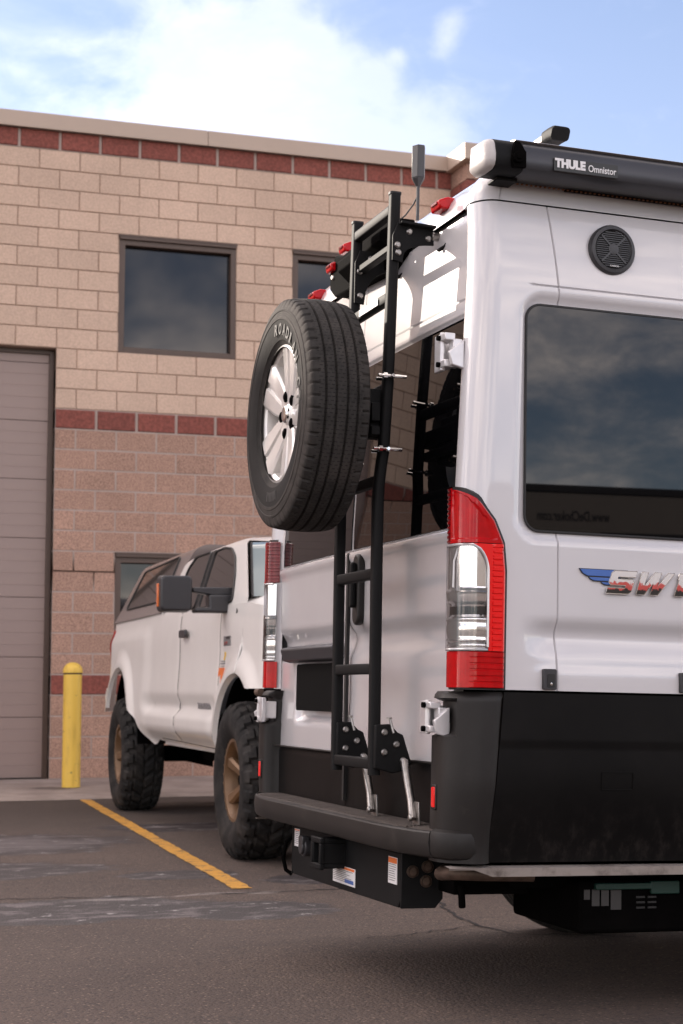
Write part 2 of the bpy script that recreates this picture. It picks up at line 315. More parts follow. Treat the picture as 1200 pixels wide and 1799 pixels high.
# ------------------------------------------------------------------ mesh helpers
class MB:
    def __init__(s): s.v = []; s.f = []; s.mi = []; s.cur = 0
    def add(s, vs, fs):
        b = len(s.v); s.v.extend([tuple(map(float, p)) for p in vs])
        for f in fs: s.f.append([b + i for i in f]); s.mi.append(s.cur)
        return s
    def box(s, c, d, rot=None):
        c = Vector(c); h = Vector(d) / 2
        vs = [Vector((x * h.x, y * h.y, z * h.z)) for x in (-1, 1) for y in (-1, 1) for z in (-1, 1)]
        if rot is not None: vs = [rot @ v for v in vs]
        return s.add([c + v for v in vs], [(0, 1, 3, 2), (4, 6, 7, 5), (0, 4, 5, 1), (2, 3, 7, 6), (0, 2, 6, 4), (1, 5, 7, 3)])
    def prism(s, poly, axis, a, b):
        """poly in the two other axes (cyclic order), extruded along axis between a and b"""
        def P(q, w):
            if axis == 'x': return (w, q[0], q[1])
            if axis == 'y': return (q[0], w, q[1])
            return (q[0], q[1], w)
        n = len(poly)
        vs = [P(q, a) for q in poly] + [P(q, b) for q in poly]
        fs = [list(range(n))[::-1], list(range(n, 2 * n))] + [(i, (i + 1) % n, n + (i + 1) % n, n + i) for i in range(n)]
        return s.add(vs, fs)
    def sweep(s, pts, sec, up=(0, 0, 1), closed=True):
        """sweep a closed 2D section along a polyline"""
        pts = [Vector(p) for p in pts]; n = len(sec); vs = []
        for i, p in enumerate(pts):
            t = (pts[min(i + 1, len(pts) - 1)] - pts[max(i - 1, 0)]).normalized()
            a = Vector(up).cross(t)
            if a.length < 1e-4: a = Vector((1, 0, 0)).cross(t)
            a.normalize(); b = t.cross(a)
            vs += [p + a * q[0] + b * q[1] for q in sec]
        fs = [(i * n + j, i * n + (j + 1) % n, (i + 1) * n + (j + 1) % n, (i + 1) * n + j) for i in range(len(pts) - 1) for j in range(n)]
        fs += [list(range(n))[::-1], [(len(pts) - 1) * n + j for j in range(n)]]
        return s.add(vs, fs)
    def tube(s, pts, r, n=10, up=(0, 0, 1)):
        return s.sweep(pts, [(r * math.cos(2 * math.pi * k / n), r * math.sin(2 * math.pi * k / n)) for k in range(n)], up)
    def lathe(s, prof, o, axis='x', n=48, rfun=None, cap=False):
        """prof: (radius, along); rfun(r, a, k, j) -> radius"""
        vs = []; m = len(prof)
        for k in range(n):
            t = 2 * math.pi * k / n
            for j, (r, a) in enumerate(prof):
                rr = rfun(r, a, k, j) if rfun else r
                cy, cz = rr * math.cos(t), rr * math.sin(t)
                q = (a, cy, cz) if axis == 'x' else ((cz, a, cy) if axis == 'y' else (cy, cz, a))
                vs.append((o[0] + q[0], o[1] + q[1], o[2] + q[2]))
        fs = [(k * m + j, k * m + j + 1, ((k + 1) % n) * m + j + 1, ((k + 1) % n) * m + j) for k in range(n) for j in range(m - 1)]
        if cap: fs += [[k * m for k in range(n)], [k * m + m - 1 for k in range(n)][::-1]]
        return s.add(vs, fs)
    def grid(s, P, keep=None):
        nu, nv = len(P), len(P[0])
        vs = [P[i][j] for i in range(nu) for j in range(nv)]
        fs = [(i * nv + j, (i + 1) * nv + j, (i + 1) * nv + j + 1, i * nv + j + 1) for i in range(nu - 1) for j in range(nv - 1) if keep is None or keep(i, j)]
        return s.add(vs, fs)
    def rim(s, P, off):
        """fold the border of a grid inwards by a vector"""
        nu, nv = len(P), len(P[0])
        loop = [P[i][0] for i in range(nu)] + [P[-1][j] for j in range(1, nv)] + [P[i][-1] for i in range(nu - 2, -1, -1)] + [P[0][j] for j in range(nv - 2, 0, -1)]
        o = Vector(off); n = len(loop)
        return s.add(loop + [Vector(q) + o for q in loop], [(i, n + i, n + (i + 1) % n, (i + 1) % n) for i in range(n)])
    def mesh(s, name, mats, angle=35):
        me = bpy.data.meshes.new(name); me.from_pydata(s.v, [], s.f)
        for m in (mats if isinstance(mats, (list, tuple)) else [mats]): me.materials.append(M[m] if isinstance(m, str) else m)
        if any(s.mi): me.polygons.foreach_set('material_index', s.mi)
        import bmesh
        bm = bmesh.new(); bm.from_mesh(me); bmesh.ops.remove_doubles(bm, verts=bm.verts, dist=1e-5); bmesh.ops.recalc_face_normals(bm, faces=bm.faces); bm.to_mesh(me); bm.free()
        me.polygons.foreach_set('use_smooth', [True] * len(me.polygons)); me.set_sharp_from_angle(angle=R(angle))
        me.update()
        return me
    def build(s, name, mats, parent=None, bevel=0., angle=35, seg=2):
        o = bpy.data.objects.new(name, s.mesh(name, mats, angle)); COL.objects.link(o)
        if parent: o.parent = parent
        if bevel:
            b = o.modifiers.new('edge', 'BEVEL'); b.width = bevel; b.segments = seg; b.limit_method = 'ANGLE'; b.angle_limit = R(40); b.harden_normals = False
        return o

def tag(o, label=None, cat=None, group=None, kind=None):
    for k, v in (('label', label), ('category', cat), ('group', group), ('kind', kind)):
        if v: o[k] = v
    return o
def thing(name, label, cat, loc=(0, 0, 0), rot=(0, 0, 0), group=None):
    o = bpy.data.objects.new(name, None); COL.objects.link(o); o.location = loc; o.rotation_euler = rot; o.empty_display_size = .1
    return tag(o, label, cat, group)
def link_mesh(name, me, parent, loc=(0, 0, 0), rot=(0, 0, 0), scale=(1, 1, 1)):
    o = bpy.data.objects.new(name, me); COL.objects.link(o); o.parent = parent; o.location = loc; o.rotation_euler = rot; o.scale = scale
    return o
def rrect(w, h, r, n=5, cx=0, cy=0):
    out = []
    for qx, qy, a0 in ((1, 1, 0), (-1, 1, 90), (-1, -1, 180), (1, -1, 270)):
        for k in range(n + 1):
            a = R(a0 + 90 * k / n); out.append((cx + qx * (w / 2 - r) + r * math.cos(a), cy + qy * (h / 2 - r) + r * math.sin(a)))
    return out
def text_mesh(name, body, mat, size=1., width=None, height=None, extrude=.002, bold=0., shear=0., spacing=1.):
    """flat text in the local XY plane, starting at the origin"""
    cu = bpy.data.curves.new('lettering_curve', 'FONT'); cu.body = body; cu.size = size; cu.extrude = extrude; cu.offset = bold; cu.shear = shear; cu.space_character = spacing; cu.resolution_u = 3
    ob = bpy.data.objects.new('lettering_curve', cu); COL.objects.link(ob)
    dg = bpy.context.evaluated_depsgraph_get(); me = bpy.data.meshes.new_from_object(ob.evaluated_get(dg)); me.name = name
    bpy.data.objects.remove(ob); bpy.data.curves.remove(cu)
    me.materials.clear(); me.materials.append(M[mat])
    co = np.array([v.co[:] for v in me.vertices]); co[:, :2] -= co[:, :2].min(0)
    if width: co[:, 0] *= width / co[:, 0].max()
    if height: co[:, 1] *= height / co[:, 1].max()
    me.vertices.foreach_set('co', co.ravel()); me.update()
    return me
def place_text(name, me, parent, origin, xdir, ydir):
    x = Vector(xdir).normalized(); y = Vector(ydir).normalized(); z = x.cross(y)
    mt = Matrix((x, y, z)).transposed().to_4x4(); mt.translation = Vector(origin)
    me.transform(mt)
    return link_mesh(name, me, parent)
def sstep(a, b, x):
    t = np.clip((x - a) / (b - a), 0, 1); return t * t * (3 - 2 * t)
def smoothlist(*segs):
    out = []
    for a, b, n in segs: out += list(np.linspace(a, b, n, endpoint=False))
    return out
# ------------------------------------------------------------------ ground
mb = MB(); mb.add([(-300, -300, 0), (300, -300, 0), (300, 300, 0), (-300, 300, 0)], [(0, 1, 2, 3)])
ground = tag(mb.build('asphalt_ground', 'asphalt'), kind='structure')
mb = MB()
xs = np.linspace(-24, 20, 300)
front = [15.28 + .035 * math.sin(x * 1.7) + .02 * random.uniform(-1, 1) + .045 * (x - 2) for x in xs]
front = [min(max(q, 14.9), 15.9) for q in front]
P = [[(x, f, .004), (x, f + .02, .016), (x, f + .5, .03), (x, 17.8, .06)] for x, f in zip(xs, front)]
mb.grid(P); apron = tag(mb.build('concrete_apron', 'concrete'), kind='structure')
# worn stall line
def strip(name, mat, ctr, w, z, jit=.0, parent=None, n=60):
    mb = MB(); ctr = [Vector(c) for c in ctr]; L = []
    seg = []
    for i in range(len(ctr) - 1):
        for k in range(n): seg.append(ctr[i].lerp(ctr[i + 1], k / n))
    seg.append(ctr[-1]); P = []
    for i, p in enumerate(seg):
        t = (seg[min(i + 1, len(seg) - 1)] - seg[max(i - 1, 0)]).normalized(); nrm = Vector((-t.y, t.x))
        a, b = w / 2 + random.uniform(-jit, jit), w / 2 + random.uniform(-jit, jit)
        l, r_ = p + nrm * a, p - nrm * b
        P.append([(l.x, l.y, z), (r_.x, r_.y, z)])
    mb.grid(P); return mb.build(name, mat, parent)
tag(strip('parking_line', 'line', [(2.715, 15.3), (2.27, 8.28)], .098, .004, .006, n=110), kind='structure')
def crack(pts, w):
    fine = []
    for (a, b) in zip(pts[:-1], pts[1:]):
        n = max(2, int((Vector(b) - Vector(a)).length / .05))
        for k in range(n):
            q = Vector(a).lerp(Vector(b), k / n); fine.append((q.x + random.uniform(-.016, .016), q.y + random.uniform(-.03, .03)))
    fine.append(pts[-1])
    strip('crack', 'crack', fine, w, .003, w * .4, ground, n=1)
crack([(2.0, 8.12), (2.6, 8.1), (3.3, 8.25), (4.2, 8.1)], .016)
crack([(3.03, 7.62), (2.93, 7.15), (2.86, 6.72), (2.92, 6.42), (3.35, 6.2)], .014)
crack([(2.86, 6.72), (2.55, 6.55), (2.3, 6.5)], .009)
crack([(-.6, 8.45), (.4, 8.3), (1.2, 8.22), (1.9, 8.13)], .012)

# ------------------------------------------------------------------ commercial building
FY = 17.75
bld = thing('commercial_building', 'two tone block building with red brick bands, brown framed windows and a taupe roller door', 'building', (0, FY, 0))
PZ, PX, Z0 = .2175, .4395, .06
OPEN = [(-2.2, 2.77, 0, Z0 + 21 * PZ), (3.435, 4.755, Z0 + 21 * PZ, Z0 + 27 * PZ), (5.41, 6.73, Z0 + 21 * PZ, Z0 + 27 * PZ),
        (3.435, 4.755, Z0 + 5 * PZ, Z0 + 11 * PZ), (5.41, 6.73, Z0 + 5 * PZ, Z0 + 11 * PZ)]
def row_type(r): return 'redblock' if r in (4, 17, 31) else ('tan' if r < 17 else 'cream')
WING_X, WING_Y = 7.35, -.48
block_cache = {}
def block_geo(w, h, kind, mb=None, at=(0, 0, 0), seedless=False):
    c = .007 if kind != 'redblock' else .012
    pr = .0 if kind != 'redblock' else -.012
    m_ = mb or MB()
    x0, x1, z0, z1 = at[0], at[0] + w, at[2], at[2] + h; y0 = at[1]
    vs = [(x0, y0 + .17, z0), (x1, y0 + .17, z0), (x1, y0 + .17, z1), (x0, y0 + .17, z1), (x0, y0 + c, z0), (x1, y0 + c, z0), (x1, y0 + c, z1), (x0, y0 + c, z1),
          (x0 + c, y0 + pr, z0 + c), (x1 - c, y0 + pr, z0 + c), (x1 - c, y0 + pr, z1 - c), (x0 + c, y0 + pr, z1 - c)]
    fs = [(8, 9, 10, 11)] + [(4 + i, 4 + (i + 1) % 4, 8 + (i + 1) % 4, 8 + i) for i in range(4)] + [(i, (i + 1) % 4, 4 + (i + 1) % 4, 4 + i) for i in range(4)]
    m_.add(vs, fs); return m_
far = {'tan': MB(), 'cream': MB(), 'redblock': MB()}
NAMES = {'tan': 'tan_block', 'cream': 'cream_block', 'redblock': 'red_block'}
mort = {'mortar': MB(), 'mortar_cream': MB()}
nblock = 0
for r in range(32):
    z0, z1 = Z0 + r * PZ, Z0 + (r + 1) * PZ; kind = row_type(r)
    ivs = [(-24., WING_X)]
    for (a, b, c, d_) in OPEN:
        if z0 + .01 < d_ and z1 - .01 > c:
            ivs = [q for (u, v) in ivs for q in ((u, min(v, a)), (max(u, b), v)) if q[1] - q[0] > .02]
    top_i = 31 - r; ph = 2.33 + (top_i % 2) * PX / 2
    gap = .008 if kind != 'redblock' else .020
    vgap = .008
    for (u, v) in ivs:
        mort['mortar_cream' if kind == 'cream' else 'mortar'].box(((u + v) / 2, .11 if kind == 'cream' else .104, (z0 + z1) / 2), (v - u, .19 if kind == 'cream' else .202, PZ))
        k = math.floor((u - ph) / PX); x = ph + k * PX
        while x < v - .01:
            a, b = max(x, u), min(x + PX, v)
            if b - a > .03:
                ga = gap / 2 if a > u + .001 else 0.; gb = gap / 2 if b < v - .001 else 0.
                w = b - a - ga - gb; h = PZ - vgap
                vis = a > 1.6 and (z0 > 3.6 or b < 5.35) and nblock < 298
                if vis:
                    key = (round(w, 3), kind)
                    if key not in block_cache: block_cache[key] = block_geo(w, h, kind).mesh(NAMES[kind], kind, 20)
                    link_mesh(NAMES[kind], block_cache[key], bld, (a + ga, random.uniform(-.0015, .0015), z0 + vgap / 2)); nblock += 1
                else: block_geo(w, h, kind, far[kind], (a + ga, 0, z0 + vgap / 2))
            x += PX
# projecting bay on the right
for r in range(32):
    z0 = Z0 + r * PZ; kind = {31: 'tan', 30: 'redblock'}.get(r, 'tan' if r < 17 else 'cream')
    mort['mortar'].box((WING_X + .13, WING_Y / 2 + .03, z0 + PZ / 2), (.2, -WING_Y - .09, PZ))
    mort['mortar'].box(((WING_X + 20) / 2 + .05, WING_Y + .11, z0 + PZ / 2), (20 - WING_X - .1, .19, PZ))
    k = 0; x = WING_X + (.0 if r % 2 else -.22)
    while x < 20:
        a = max(x, WING_X); b = x + PX
        block_geo(b - a - .008, PZ - .008, kind, far[kind], (a, WING_Y, z0 + .004)); x += PX
    mort['mortar'].box((WING_X + .12, -.1, z0 + PZ / 2), (.22, .6, PZ)); n0 = len(far[kind].v); block_geo(-WING_Y - .17, PZ - .008, kind, far[kind], (0, 0, z0 + .004))
    for i in range(n0, len(far[kind].v)):          # turn the piece to face -X
        q = far[kind].v[i]; far[kind].v[i] = (WING_X - .004 + q[1], .01 - q[0] , q[2])
for kind, m_ in far.items(): tag(m_.build('far_' + NAMES[kind].replace('_block', '_blocks'), kind, bld, angle=20), kind='stuff')
for nm, m_ in mort.items(): m_.build('mortar_bed', nm, bld)
mb = MB(); mb.box((-2, 6.3, 3.45), (52, 12.0, 6.9)); mb.build('inner_wall', 'mortar', bld)
# roof flashing in lengths
def cap(x0, x1, y=-.06):
    mb = MB(); mb.prism([(y, 7.02), (y - .012, 7.005), (y - .012, 7.18), (y + .4, 7.20), (y + .4, 7.02)], 'x', x0, x1); return mb.build('roof_flashing', 'cap', bld, .004)
cap(-24, -8.3); cap(-8.296, -1.95); cap(-1.946, 4.40); cap(4.404, WING_X - .07)
mb = MB(); mb.box((WING_X + .12, WING_Y / 2 - .06, 7.095), (.40, -WING_Y + .13, .19)); mb.build('roof_flashing', 'cap', bld, .004)
cap(WING_X + .33, 20, WING_Y - .06)
# windows
def window(x0, x1, z0, z1):
    f = MB(); t = .062
    f.box((x0 + t / 2, .06, (z0 + z1) / 2), (t, .10, z1 - z0)); f.box((x1 - t / 2, .06, (z0 + z1) / 2), (t, .10, z1 - z0))
    f.box(((x0 + x1) / 2, .06, z0 + t / 2), (x1 - x0 - 2 * t, .10, t)); f.box(((x0 + x1) / 2, .06, z1 - .025 - t / 2), (x1 - x0 - 2 * t, .10, t + .05))
    f.box(((x0 + x1) / 2, .03, z1 - .028), (x1 - x0 - .004, .10, .05))
    fo = f.build('window', 'brown', bld, .004)
    g = MB(); g.box(((x0 + x1) / 2, .10, (z0 + z1) / 2), (x1 - x0 - .1, .012, z1 - z0 - .1)); g.build('pane', 'win_glass', fo)
    h = MB(); h.box(((x0 + x1) / 2, .0, z1 - .012), (x1 - x0 + .01, .05, .02)); h.build('drip_cap', 'brown', fo, .002)
for o_ in OPEN[1:]: window(*o_)
# roller door: every slat its own piece
dr = bpy.data.objects.new('roller_door', None); COL.objects.link(dr); dr.parent = bld
slat = MB(); slat.prism([(.1592, .0004), (.158, .004), (.158, .122), (.1592, .1258), (.19, .1258), (.19, .0004)], 'x', -2.2, 2.715); slat_me = slat.mesh('slat', 'shutter', 8)
for k in range(36):
    link_mesh('slat', slat_me, dr, (0, .003 * ((k // 5) % 2) + random.uniform(-.001, .001), Z0 + .01 + k * .1262), (0, 0, 0), (1, 1, .955 if k % 5 == 4 else 1))
mb = MB(); mb.box((2.742, .15, 2.34), (.052, .04, 4.56)); mb.box((0.27, .15, 4.60), (4.9, .04, .045)); mb.build('guide_rail', 'brown', dr, .003)
mb = MB(); mb.box((0.25, .185, .075), (4.93, .05, .03)); mb.build('bottom_seal', 'rubber_trim', dr)

# ------------------------------------------------------------------ bollard
bo = thing('bollard', 'chipped yellow steel bollard standing on the concrete beside the roller door', 'bollard', (2.79, 16.5, .045))
prof = [(.0, 0), (.089, 0), (.089, 1.10)]
mb = MB(); mb.lathe(prof[1:], (0, 0, 0), 'z', 40); mb.build('post', 'yellow', bo)
mb = MB(); mb.lathe([(.091, 1.105), (.096, 1.108), (.096, 1.125)] + [(.096 * math.cos(a), 1.125 + .085 * math.sin(a)) for a in np.linspace(0.05, 1.55, 10)], (0, 0, 0), 'z', 40); mb.build('cap', 'yellow', bo)
mb = MB(); mb.lathe([(.0885, 1.092), (.0905, 1.094), (.0905, 1.106)], (0, 0, 0), 'z', 40); mb.build('seam_ring', 'rubber_trim', bo)

# ------------------------------------------------------------------ trailer across the lot (seen mirrored in the van's side glass)
tr = thing('box_trailer', 'tan box trailer with web address lettering parked across the lot', 'trailer', (9.5, -8, 0))
mb = MB(); mb.box((0, -1.3, 2.0), (13.0, 2.5, 2.46)); mb.build('body', 'trailer', tr, .03)
mb = MB(); mb.box((0, -1.3, 3.27), (13.04, 2.54, .08)); mb.build('roof_edge', 'trailer_dark', tr)
mb = MB(); mb.box((.55, -.042, 2.60), (2.2, .02, .36)); mb.build('banner', 'trailer_dark', tr)
place_text('lettering', text_mesh('lettering', 'www.DeChoker.com', 'decal_black', width=.92, height=.12, bold=.01), tr, (-.43, -.045, 2.90), (-1, 0, 0), (0, 0, 1))
place_text('lettering', text_mesh('lettering', 'DeChoker', 'decal_grey', width=1.5, height=.26, bold=.01), tr, (-.40, -.03, 2.48), (-1, 0, 0), (0, 0, 1))
for wx in (3.2, 4.2):
    mb = MB(); mb.lathe([(.2, -.28), (.42, -.28), (.44, -.24), (.44, -.06), (.42, -.02), (.2, -.02)], (wx, -.1, .44), 'y', 32); mb.build('wheel', 'tyre', tr)
mb = MB(); mb.box((0, -1.3, .66), (12.6, 1.2, .2)); mb.build('chassis', 'dark', tr); mb = MB(); mb.box((-4.6, -.6, .3), (.12, .12, .6)); mb.box((-4.6, -2.0, .3), (.12, .12, .6)); mb.build('landing_leg', 'dark', tr)
# ------------------------------------------------------------------ camper van (local: x forward, y to its left, z up, origin under the rear)
RAKE = R(1.3)
van = thing('camper_van', 'silver white camper van with black lower body, rear ladder, spare wheel and side awning', 'van', (1.9 - math.sin(RAKE), 5.6, 0), (0, RAKE, 0))
YL = .10      # the far flank sits this much further out than the near one mirrored
def far_side(o, sgn):
    if sgn > 0: o.location.y += YL
    return o
def lean(z): return .040 * max(0., z - 1.55) / .85
def tumble(z): return .030 * (max(0., z - 2.2) / .3) ** 2
def fade(x): return max(0., 1 - max(0., x) / .32)
def rrd(x, z, x0, x1, z0, z1, r):
    qx = abs(x - (x0 + x1) / 2) - (x1 - x0) / 2 + r; qz = abs(z - (z0 + z1) / 2) - (z1 - z0) / 2 + r
    return math.hypot(max(qx, 0), max(qz, 0)) + min(max(qx, qz), 0) - r
def seam_x(z): return .327 - .115 * max(0., z - 2.2)
WX0, WX1, WZ0, WZ1 = .222, 2.1, 1.482, 2.172
def side_in(x, z):
    o = tumble(z)
    s = float(sstep(.19, .31, x))
    o += s * (.024 * float(sstep(1.222, 1.168, z)) - .018 * float(sstep(1.162, 1.09, z)) - .006 * float(sstep(1.09, 1.04, z)))
    dd = rrd(x, z, WX0 - .012, WX1 + .012, WZ0 - .012, WZ1 + .012, .055)
    o += .016 * float(sstep(.026, .0, dd))
    o += .007 * max(0., 1 - abs(x - seam_x(z)) / .0035) * (1 if x < .5 else 0)
    if x > .215: o += .006 * max(0., 1 - abs(z - 2.235) / .0035) * float(sstep(.215, .235, x))
    return o
corner = [(.056, -.884), (.040, -.900), (.030, -.914), (.024, -.926)]
corner += [(.105 - .083 * math.cos(a), -.936 - .084 * math.sin(a)) for a in np.linspace(0.05, math.pi / 2, 12)]
xs_side = [.115, .13, .145, .16, .175, .19, .20, .21] + list(np.arange(.22, .318, .012)) + [.3205, .3235, .327, .3305, .3335] + list(np.arange(.345, 1.0, .03)) + list(np.arange(1.0, 2.0, .05)) + [2.0, 2.05, 2.08, 2.1, 2.12, 2.2, 2.5, 3, 3.6, 4.3, 5.0, 5.5]
zs_w = sorted(set([round(z, 4) for z in list(np.arange(1.0, 2.49, .012)) + [2.2285, 2.2315, 2.235, 2.2385, 2.2415, 2.492]]))
def side_grid(sgn, xs, zs, cor=corner, push=0., fin=side_in):
    P = []
    for (x, y) in cor:
        P.append([(x + lean(z) * fade(x), sgn * (-y - tumble(z) * (1 if y < -.9 else 0) + push * (1 if y < -.9 else 0)), z) for z in zs])
    for x in xs:
        col = []
        for z in zs:
            xx = x + (seam_x(z) - .327) * float(sstep(.11, .3, x)) * (1 - float(sstep(.4, .7, x)))
            col.append((xx + lean(z) * fade(x), sgn * (1.02 - fin(xx, z) + push), z))
        P.append(col)
    return P
for sgn in (-1, 1):
    mb = MB(); P = side_grid(sgn, xs_side, zs_w); mb.grid(P); mb.rim(P, (0, -sgn * .02, 0)); far_side(mb.build('side_panel', 'white', van, angle=50), sgn)
# black lower sides
def low_in(x, z): return .055 * float(sstep(.80, .45, z)) ** 1.5 + .004 * float(sstep(.845, .835, z)) - .004
zs_l = list(np.linspace(.492, .993, 42))
for sgn in (-1, 1):
    xs = [.152 + .0, .17, .2, .3, .4, .5, .7, 1.0, 1.5, 2, 3, 4, 5, 5.5]
    P = [[(x + (.035 * (z - .993) / .5 if x < .2 else 0), sgn * (1.02 - low_in(x, z)), z) for z in zs_l] for x in xs]
    keep = (lambda i, j: not (xs[i] > .9 and xs[i] < 1.7 and zs_l[j] < .78))
    mb = MB(); mb.grid(P); mb.rim(P, (0, -sgn * .02, 0)); far_side(mb.build('lower_cladding', 'cladding', van, angle=50), sgn)
# fuel-flap outline on the near lower side
mb = MB()
fl = rrect(.105, .052, .006, 3, .53, .735)
mb.sweep([(x, -1.0215 + low_in(x, z) , z) for x, z in fl + fl[:1]], [(-.0012, -.0012), (.0012, -.0012), (.0012, .0012), (-.0012, .0012)], (0, 1, 0)); mb.build('access_flap', 'cladding', van)
# pale sill strip
for sgn in (-1, 1):
    mb = MB(); P = [[(x, sgn * .985, .452 + .02 * (x < .1)), (x, sgn * .99, .478), (x, sgn * .95, .482)] for x in (.0, .03, .08, .14, .3, .5, .8, 1.0)]; mb.grid(P); far_side(mb.build('sill_strip', 'pinch', van), sgn)
# rear bumper corners (black plastic) with recess for the hinge
def bcorner(sgn):
    cor = [(.045, -.835), (.02, -.838), (.0, -.845), (-.010, -.858)]
    cor += [(.10 - .112 * math.cos(a), -.915 - .108 * math.sin(a)) for a in np.linspace(0.02, math.pi / 2, 14)] + [(.12, -1.023), (.1435, -1.023)]
    zs = list(np.linspace(.490, .993, 50)); P = []
    for (x, y) in cor:
        col = []
        for z in zs:
            t = 0.; b = .03 * float(sstep(.75, .5, z))
            xx = x + .02 * t + (.035 * (z - .993) / .5 if x > .06 else 0) * min(1, max(0, (x - .06) / .08))
            yy = y + (b + .03 * t) * (1 if y < -.9 else .3)
            # hinge pocket and top shoulder
            if z > .862 and y > -.985 and z < .975: xx += .035 * float(sstep(.862, .872, z)) * float(sstep(.975, .965, z)) * float(sstep(-.995, -.97, y))
            if z > .965: xx += .022 * float(sstep(.965, .993, z)) ** 2; yy += .012 * float(sstep(.965, .993, z)) ** 2
            col.append((xx, -sgn * yy, z))
        P.append(col)
    mb = MB(); mb.grid(P); mb.rim(P, (.03, -sgn * .03, 0)); o = far_side(mb.build('bumper_corner', 'plastic', van, angle=50), sgn)
    # reflector
    q = MB(); q.prism(rrect(.036, .074, .006, 3, sgn * .893, .678), 'x', -.016, .02); q.build('reflector_bezel', 'plastic', o, .002)
    q = MB(); q.prism(rrect(.026, .060, .004, 3, sgn * .893, .678), 'x', -.0185, .0); q.build('reflector', 'red_bright', o, .002)
for sgn in (-1, 1): bcorner(sgn)
# step bumper
def step_front(y): return -.082 + .050 * max(0., (abs(y - .045) - .60) / .35) ** 2.2
ys = list(np.linspace(-.905, .985, 60)); P = []; Pt = []
for y in ys:
    xf = step_front(y)
    P.append([(xf + .010, y, .5795), (xf + .003, y, .5775), (xf, y, .573), (xf - .003, y, .545), (xf + .002, y, .512), (xf + .006, y, .505), (xf + .018, y, .500), (.06, y, .500)])
    Pt.append([(.06, y, .588), (.0, y, .5855), (xf + .03, y, .582), (xf + .012, y, .5795)])
mb = MB(); mb.grid(P); mb.add(P[0] + [(.06, ys[0], .585)], [list(range(9))]); mb.add(P[-1] + [(.06, ys[-1], .585)], [list(range(9))[::-1]])
st = mb.build('step_bumper', 'plastic', van, angle=22)
mb = MB(); mb.grid(Pt); mb.build('step_tread', 'step_top', st)
ridge = MB(); ridge.box((0, 0, 0), (.005, 1.62, .005)); rme = ridge.mesh('tread_ridge', 'step_top')
for k in range(8): link_mesh('tread_ridge', rme, st, (-.050 + k * .0125, .04, .5835 + k * .0004))
def bumper_end(sgn, y0):
    xq = step_front(y0 if sgn < 0 else -y0)
    path = [(xq, y0), (xq + .006, y0 - .022), (xq + .016, y0 - .046), (xq + .034, y0 - .068), (xq + .06, y0 - .084), (xq + .09, y0 - .090), (xq + .12, y0 - .084), (xq + .14, y0 - .066)]
    P = []
    for i, (x, y) in enumerate(path):
        q = path[min(i + 1, len(path) - 1)]; r_ = path[max(i - 1, 0)]; tx, ty = q[0] - r_[0], q[1] - r_[1]; n = math.hypot(tx, ty); nx, ny = -ty / n, tx / n     # inward
        P.append([(x + nx * o_, sgn * -(y + ny * o_), z) for o_, z in ((.055, .600), (.03, .590), (.012, .584), (.003, .578), (.0, .566), (.001, .522), (.008, .506), (.025, .497), (.06, .497))])
    mb = MB(); mb.grid(P); mb.build('bumper_end', 'plastic', van, angle=32)
bumper_end(-1, -.909); bumper_end(1, -.989)
# ---- roof
per = [(.05 + lean(2.49) - .02, y) for y in np.linspace(0, -.84, 14)] + [(x + lean(2.49) * fade(x), y + tumble(2.49)) for x, y in corner[4:]] + [(x, -1.02 + tumble(2.49)) for x in (.13, .2, .3, .4, .6, .9, 1.3, 2, 3, 4, 5.5)]
per = [(x, -y) for x, y in per[:0:-1]] + per
P = []
for (x, y) in per:
    col = []
    for k in range(15):
        a = math.pi / 2 * k / 14; c, s_ = 1 - math.cos(a), math.sin(a)
        bul = .0
        col.append((x + .24 * c * (1 - x / 5.5) + .02 * s_ * (1 - x / 5.5), y * (1 - .17 * c) + YL * min(1., max(0., y / .8)), 2.497 + (.165 + .025 * (1 - (y / 1.02) ** 2)) * s_ ** .9))
    P.append(col)
mb = MB(); mb.grid(P); mb.rim(P, (.0, 0, -.0)); mb.add([c[-1] for c in P], [list(range(len(P)))]); mb.build('roof', 'white', van, angle=60)
mb = MB()
mb.tube([(.052 + lean(2.49), y, 2.492) for y in np.linspace(-.93, 1.02, 12)], .009, 8); mb.build('roof_gasket', 'rubber_trim', van)
# ---- inside blocker (dark) so that gaps read dark
mb = MB(); mb.box((2.8, 0, 1.50), (5.3, 1.90, 1.9)); mb.build('interior_blocker', 'dark', van)
mb = MB(); mb.box((2.9, 0, .47), (5.2, 1.5, .16)); mb.build('floor_pan', 'dark', van)
# ---- rear doors
GZ0, GZ1 = 1.494, 2.150
def door_x(y, z):
    x = .047 + lean(z) - .012 * (1 - (abs(y) / .88) ** 2)
    x += .030 * float(sstep(1.240, 1.180, z)) - .022 * float(sstep(1.172, 1.10, z)) - .006 * float(sstep(1.0, .8, z))
    x += .010 * float(sstep(1.482, 1.497, z)) * float(sstep(2.166, 2.152, z))
    x -= .010 * float(sstep(1.44, 1.465, z)) * float(sstep(1.49, 1.475, z))
    x += .007 * max(0., 1 - abs(z - 2.208) / .004)
    dd = rrd(y, z, .165, .735, .880, 1.150, .03); x += .026 * float(sstep(.02, -.02, dd))
    return x
zs_d = sorted(set([round(z, 4) for z in list(np.arange(.776, 2.484, .0125)) + [1.482, 1.487, 1.492, 1.497, 2.152, 2.157, 2.162, 2.166, 2.204, 2.206, 2.208, 2.210, 2.212, 2.484]]))
